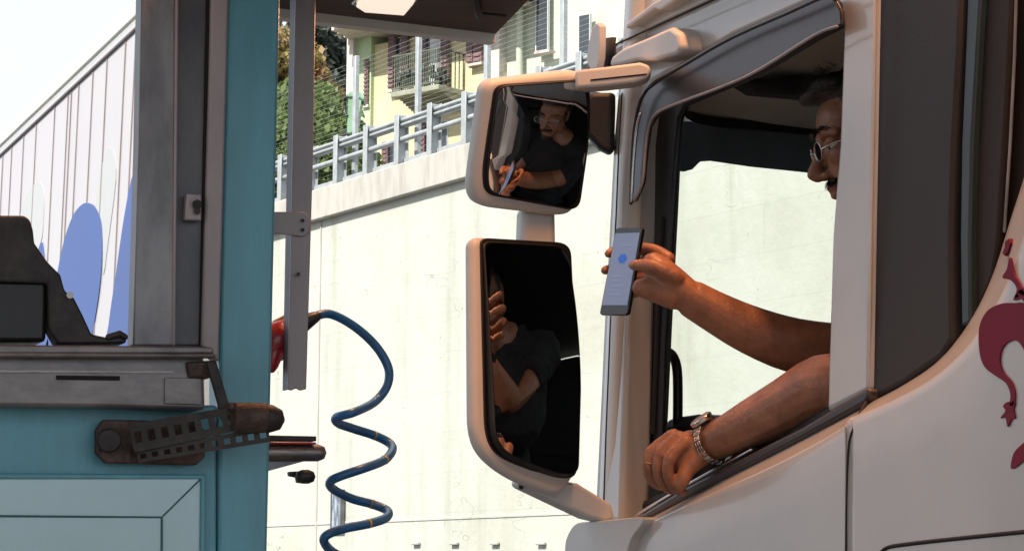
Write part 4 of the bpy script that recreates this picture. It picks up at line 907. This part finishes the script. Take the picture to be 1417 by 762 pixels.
# ribs lean a little, following the slant of the reflection
bm = bmesh.new(); ys = []
for px in (188, 174, 149, 130, 111, 101, 93, 75, 50, 33, 17, 5, -10, -22, -40): ys.append(tx(px, 79 if px > 100 else 200).y)
k_ = .10
for y in ys:
    z1 = rz-.05; z0 = TZ0; prism(bm, [V((XT-.003, y-.006+(2-0)*0, z1)), V((XT-.003, y+.006, z1)), V((XT-.003, y+.006+k_*(z1-z0), z0)), V((XT-.003, y-.006+k_*(z1-z0), z0))], (.006, 0, 0))
put('panel_groove', bm, 'groove', tt)
def deco(px, m, o=.004): bm = P([tx(a, b, o) for a, b in px], (.003, 0, 0)); return put('decal', bm, m, tt)
el = [(122, 281), (132, 288), (139, 305), (141, 330), (140, 370), (136, 410), (128, 460), (120, 520), (60, 520), (72, 440), (78, 385), (88, 335), (100, 300), (112, 284)]
deco(smoothpoly(el, 4), 'trailerblue')
deco(smoothpoly([(186, 238), (192, 232), (230, 240), (230, 520), (145, 520), (150, 450), (160, 380), (170, 310), (180, 255)], 4), 'trailerblue')
deco(smoothpoly([(57, 335), (52, 350), (44, 400), (30, 470), (20, 520), (70, 520), (64, 400), (60, 350)], 4), 'trailerblue')
deco(smoothpoly([(150, 205), (158, 215), (160, 250), (150, 330), (143, 380), (142, 330), (139, 305), (132, 288), (138, 240)], 3), 'trailerpale', .002)
deco(smoothpoly([(52, 252), (60, 262), (60, 300), (55, 340), (30, 380), (20, 340), (30, 290), (42, 262)], 3), 'trailerpale', .002)
for y in (yn+2.2, yn+3.5, yn+4.8):
    wh = put('wheel', T([(XT+.05, y, .5), (XT+.38, y, .5)], .5, seg=28, caps=False), 'tyre', tt, bevel=.03); put('rim', T([(XT+.04, y, .5), (XT+.1, y, .5)], .28, seg=20, caps=False), 'galv', wh)
put('side_skirt', B((XT+.03, yn+8, .85), (.03, 5, .6)), 'trailerwhite', tt)
put('undercarriage', B((XT+1.3, yn+8, .95), (.8, 9, .35)), 'darkgrey', tt)

# ================================================================== BOOTH
YB = 2.66
bt = thing('toll_booth', 'teal toll booth with galvanised window frame, steel counter and overhanging roof', 'booth', (.1, 3.0, .14))
def by(px, o=0): return [WY(a, b, YB-o) for a, b in px]
put('teal_post', P(by([(316, -90), (390, -90), (388, 0), (379, 380), (370, 770), (366, 1500), (300, 1500), (304, 480)], 0), (0, .05, 0)), 'teal', bt, bevel=.004)
put('apron_panel', P(by([(-330, 556), (300, 560), (300, 1500), (-330, 1500)], -.004), (0, .05, 0)), 'teal', bt, bevel=.003)
# inset pale door with moulded frame
dp = put('panel_door', P(by([(-330, 658), (283, 658), (276, 1500), (-330, 1500)], .004), (0, .02, 0)), 'cyan', bt, bevel=.003)
put('panel_rim', T(by([(-330, 657), (281, 659), (275, 1400)], .006), .004, seg=8), 'teal', dp, smooth=True)
put('panel_inset_line', T(by([(-330, 711), (224, 715), (221, 1400)], .005), .0016, seg=6), 'cyanline', dp)
put('mitre_line', T(by([(226, 713), (279, 661)], .0048), .0009, seg=6), 'cyanline', dp)
# galvanised uprights
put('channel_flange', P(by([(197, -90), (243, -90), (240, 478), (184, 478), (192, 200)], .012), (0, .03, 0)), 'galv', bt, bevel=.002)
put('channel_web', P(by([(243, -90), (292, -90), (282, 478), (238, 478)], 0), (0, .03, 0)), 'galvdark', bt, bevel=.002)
put('channel_bead', T(by([(245, -60), (240, 476)], .011), .0022, seg=8), 'pinkgrey', bt, smooth=True)
put('frame_gap', P(by([(288, -90), (296, -90), (284, 480), (276, 480)], .004), (0, .03, 0)), 'gap', bt)
put('pale_profile', P(by([(294, -90), (320, -90), (317, 0), (303, 500), (279, 478), (290, 100)], .010), (0, .03, 0)), 'pinkgrey', bt, bevel=.003)
ct = put('catch_plate', P(by([(258, 268), (279, 269), (279, 305), (256, 304)], .016), (0, .012, 0)), 'pinkgrey', bt, bevel=.0015)
put('bolt', T([WY(273, 283, YB-.022), WY(273, 283, YB-.010)], .006, seg=6, caps=False), 'darksteel', ct)
put('bolt', T([WY(273, 292, YB-.020), WY(273, 292, YB-.010)], .004, seg=8, caps=False), 'rust', ct)
# counter rail
rc_ = put('counter', P(by([(-330, 489), (282, 490), (284, 566), (150, 562), (-330, 556)], .045), (0, .05, 0)), 'steelrail', bt, bevel=.003)
put('counter_top', P(by([(-330, 474), (285, 479), (296, 481), (296, 489), (-330, 489)], .060), (0, .075, 0)), 'steelrail', bt, bevel=.002)
put('counter_lip', T(by([(-330, 489), (294, 492)], .060), .003, seg=8), 'steelrail', bt, smooth=True)
put('counter_lower_fold', P(by([(-330, 510), (240, 513), (240, 516), (-330, 514)], .047), (0, .004, 0)), 'steel', rc_)
put('slot', P(by([(78, 519), (166, 520), (166, 526), (78, 525)], .0465), (0, .004, 0)), 'gap', rc_)
put('seam_plate', P(by([(228, 522), (279, 523), (279, 560), (228, 558)], .048), (0, .004, 0)), 'steelrail', rc_, bevel=.0008)
put('pivot_block', P(by(roundpoly([(258, 500), (298, 498), (300, 514), (290, 524), (262, 522)], 5), .052), (0, .02, 0)), 'rust', rc_, bevel=.003)
# folding stay
st = thing('folding_stay', 'rusty perforated folding stay with a roller bolted below the booth counter', 'hinge', WY(208, 640, YB-.02))
put('base_plate', P(by([(133, 595), (143, 580), (272, 582), (284, 596), (284, 632), (272, 643), (146, 640), (133, 626)], .020), (0, .012, 0)), 'rust', st, bevel=.002)
put('pivot_bolt', T([WY(151, 609, YB-.030), WY(151, 609, YB-.012)], .0135, seg=22, caps=False), 'darksteel', st, bevel=.002)
# perforated bar: strip with real holes
def stripbar(p0, p1, w0, w1, off0, off1, n):
    bm = bmesh.new(); A = V((*p0, 0)); Bv = V((*p1, 0)); d = (Bv-A).normalized(); nn = V((-d.y, d.x, 0)); L = (Bv-A).length
    def pt(t, s_): 
        q = A+d*(L*t); wv = w0+(w1-w0)*t; q = q+nn*(s_*wv); return WY(q.x, q.y, YB-(off0+(off1-off0)*t))
    cols = [0]
    for i in range(n): c = (i+.5)/n; cols += [c-.26/n, c+.26/n]
    cols.append(1); srows = [-.5, -.2, .2, .5]
    for i in range(len(cols)-1):
        for j in range(3):
            if i % 2 == 1 and j == 1: continue
            bm.faces.new([bm.verts.new(pt(cols[i], srows[j])), bm.verts.new(pt(cols[i+1], srows[j])), bm.verts.new(pt(cols[i+1], srows[j+1])), bm.verts.new(pt(cols[i], srows[j+1]))])
    bmesh.ops.remove_doubles(bm, verts=bm.verts, dist=.0002); return bm
put('perforated_arm', stripbar((182, 606), (330, 578), 40, 34, .040, .075, 8), 'darksteel', st, solid=.003)
put('perforated_arm', stripbar((190, 632), (372, 600), 16, 22, .034, .085, 11), 'darksteel', st, solid=.003)
put('roller', T([WY(322, 577, YB-.085), WY(368, 578, YB-.085)], .0165, seg=22, caps=False), 'rust', st, smooth=False, bevel=.002)
put('roller_cap', T([WY(366, 578, YB-.085), WY(375, 579, YB-.085)], .0155, seg=20), 'darksteel', st, smooth=True)
put('roller_top_plate', P(by([(318, 556), (370, 557), (376, 563), (376, 568), (318, 566)], .09), (0, .02, 0)), 'rust', st, bevel=.002)
put('link_arm', P(by([(286, 500), (299, 497), (318, 560), (318, 582), (308, 582), (303, 560)], .070), (0, .008, 0)), 'darksteel', st, bevel=.002)
# dark bracket with box on the counter
dv = thing('payment_bracket', 'dark metal bracket with a black box standing on the booth counter at the left edge', 'bracket', WY(60, 476, YB-.05))
put('bracket_plate', P(by([(-120, 297), (34, 298), (42, 304), (46, 318), (48, 336), (66, 362), (84, 380), (90, 402), (103, 412), (115, 436), (127, 462), (150, 467), (170, 464), (176, 469), (174, 475), (80, 476), (68, 455), (66, 392), (-120, 384)], .048), (0, .03, 0)), 'darksteel', dv, bevel=.003)
put('box', P(by([(-120, 386), (66, 388), (64, 473), (-120, 473)], .040), (0, .06, 0)), 'blackplastic', dv, bevel=.005)
put('hook_pin', T([WY(150, 466, YB-.05), WY(166, 461, YB-.05), WY(173, 466, YB-.05)], .0035, seg=8), 'darksteel', dv, smooth=True)
put('screw', T([WY(97, 408, YB-.056), WY(97, 408, YB-.03)], .004, seg=8, caps=False), 'chrome', dv)
# booth roof
zr = WD(685, 46, 3.32).z
def rz_(px, py, z=zr): r = R(px, py); return CAM + r*((z-CAM.z)/r.z)
ra, rb, rc2 = rz_(300, 2), rz_(686, 47), rz_(760, -30); inn = (rc2-rb).normalized()
rr_pts = [ra, rb, rb+inn*1.2, ra+inn*1.2]
rf = put('roof', P(rr_pts, (0, 0, .10)), 'roofwood', bt)
e_ = (rb-ra).normalized()
pf_ = V((-e_.y, e_.x, 0)); pf_ = pf_ if pf_.y > 0 else -pf_
put('fascia', P([ra-V((0, 0, .012)), rb-V((0, 0, .012)), rb+V((0, 0, .12)), ra+V((0, 0, .12))], pf_*.02), 'fascia', rf)
# recessed lamp in the soffit
la_ = [rz_(486, -6, zr-.004), rz_(500, 3, zr-.004), rz_(562, 8, zr-.004), rz_(577, -10, zr-.004), rz_(590, -34, zr-.004), rz_(520, -40, zr-.004)]
lf = put('lamp_frame', P(la_, (0, 0, -.012)), 'chrome', bt, bevel=.002)
cl = sum(la_, V())/6
put('lamp_diffuser', P([cl+(p-cl)*.86+V((0, 0, -.013)) for p in la_], (0, 0, -.003)), 'lampglow', lf)
lp = bpy.data.lights.new('soffit_lamp', 'AREA'); lp.energy = 1.4; lp.size = .12; lp.color = (1, .42, .18); lo = link(bpy.data.objects.new('soffit_lamp', lp)); lo.location = cl+V((0, 0, -.03)); lo.parent = None
put('cable_clip', T([rz_(658, -8, zr-.003), rz_(660, 12, zr-.008), rz_(663, 22, zr-.008)], [.003, .005, .006], seg=8), 'black', rf, smooth=True)
put('cable', T([rz_(663, 18, zr-.004), rz_(700, 22, zr-.004)], .0018, seg=6), 'black', rf)
# booth body behind (mostly out of the picture)
put('side_wall', B((-1.3, 2.9, 1.4), (.06, .5, 2.5)), 'teal', bt)
put('booth_floor', B((-.3, 2.9, .2), (2.0, .5, .1)), 'steel', bt)

# ---- upright metal pole right of the booth, with its bracket
YP = 2.78
def pp(px, o=0): return [WY(a, b, YP-o) for a, b in px]
po = thing('barrier_upright', 'slim galvanised steel upright with a bolted side bracket, hanging beside the teal post', 'post', WY(412, 540, YP))
put('flange', P(pp([(411, -90), (438, -90), (434, 200), (424, 538), (416, 540), (410, 537), (403, 540), (398, 538), (402, 380), (406, 150)]), (0, .004, 0)), 'pinkgrey', po, bevel=.001)
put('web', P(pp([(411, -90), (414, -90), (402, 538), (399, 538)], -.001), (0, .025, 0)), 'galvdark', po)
put('side_bracket', P(pp([(376, 293), (422, 293), (428, 300), (428, 322), (420, 327), (376, 322)], .005), (0, .004, 0)), 'pinkgrey', po, bevel=.001)
for x, y in ((419, 305), (419, 318), (413, 379)): put('bolt', T([WY(x, y, YP-.009), WY(x, y, YP)], .0022, seg=8, caps=False), 'darksteel', po)
# ---- red air coupling and the coiled hose
rg_ = thing('air_coupling', 'red metal air coupling behind the steel upright where the blue hose starts', 'coupling', WY(385, 500, YP+.05))
put('coupling_body', T([WY(368, 486, YP+.05), WY(385, 470, YP+.05), WY(408, 452, YP+.05)], [.020, .024, .014], seg=18, sub=3), 'redmetal', rg_, smooth=True)
put('coupling_collar', T([WY(380, 486, YP+.04), WY(374, 505, YP+.04)], [.012, .010], seg=12), 'redmetal', rg_, smooth=True)
put('brass_ring', T([WY(400, 437, YP+.05), WY(380, 447, YP+.05)], [.004, .004], seg=8), 'gold', rg_, smooth=True)
put('nozzle', T([WY(420, 447, YP+.05), WY(437, 438, YP+.05)], [.011, .007], seg=12), 'blackplastic', rg_, smooth=True)
hp = [(434, 438), (455, 434), (482, 446), (508, 466), (527, 488), (538, 512), (535, 535), (518, 556), (490, 570), (466, 577), (468, 585), (490, 593), (518, 602), (538, 612), (543, 622), (532, 636), (505, 647), (472, 658), (457, 666), (461, 676), (486, 689), (515, 697), (536, 706), (534, 716), (510, 724), (475, 731), (452, 740), (449, 750), (462, 764), (490, 776), (520, 790), (535, 800), (530, 815), (480, 835), (450, 850), (470, 870), (530, 895)]
hpts = []
for i, (a, b) in enumerate(hp):
    hpts.append(WY(a, b, YP+.05+.045*math.cos((b-520)/88*2*math.pi*1.0) if b > 560 else YP+.05+.02*math.sin(i*.4)))
ho = put('coiled_air_hose', T(hpts, .0056, seg=12, sub=7), 'hose', smooth=True)
ho2 = thing('air_hose', 'dark blue coiled air hose hanging from the red coupling in front of the white wall', 'hose', hpts[-1])
# re-home the hose under its thing
for v in ho.data.vertices: v.co += ho.location - BASE[ho2.name]
ho.location = (0, 0, 0); ho.parent = ho2; BASE[ho.name] = BASE[ho2.name]; ho.name = 'hose_coil'
for a, b in ((529, 601), (521, 627), (522, 692), (508, 717), (424, 436)):
    j = min(range(len(hp)), key=lambda k: (hp[k][0]-a)**2+(hp[k][1]-b)**2); p = hpts[j]; q = hpts[min(j+1, len(hp)-1)]; d = (q-p).normalized()
    put('yellow_band', T([p-d*.0015, p+d*.0015], .0059, seg=12, caps=False), 'yellow', ho2, smooth=True)
# ---- steel tube stop and black knob right of the post
tbx = thing('tube_stop', 'round steel bar end with a flat top plate sticking out behind the teal post', 'bar', WY(410, 640, YP+.02))
put('tube', T([WY(340, 626, YP+.04), WY(440, 626, YP+.04)], .0105, seg=20), 'steel', tbx, smooth=True)
put('top_plate', P([WY(a, b, YP+.03) for a, b in ((340, 601), (438, 603), (438, 610), (340, 609))], (0, .02, 0)), 'darksteel', tbx, bevel=.001)
put('red_strip', T([WY(340, 612, YP+.025), WY(436, 613, YP+.025)], .0015, seg=8), 'redmetal', tbx, smooth=True)
put('gusset', P([WY(a, b, YP+.04) for a, b in ((340, 638), (420, 638), (372, 651), (340, 652))], (0, .006, 0)), 'galv', tbx)
kb = thing('clamp_knob', 'small black clamp knob under the steel bar end beside the teal post', 'knob', WY(415, 670, YP+.04))
put('knob', T([WY(418, 659, YP+.03), WY(427, 659, YP+.03)], .0085, seg=14), 'blackplastic', kb, smooth=True)
put('stem', P([WY(a, b, YP+.04) for a, b in ((400, 652), (420, 651), (420, 668), (412, 667), (411, 660), (401, 658))], (0, .01, 0)), 'blackplastic', kb, bevel=.001)
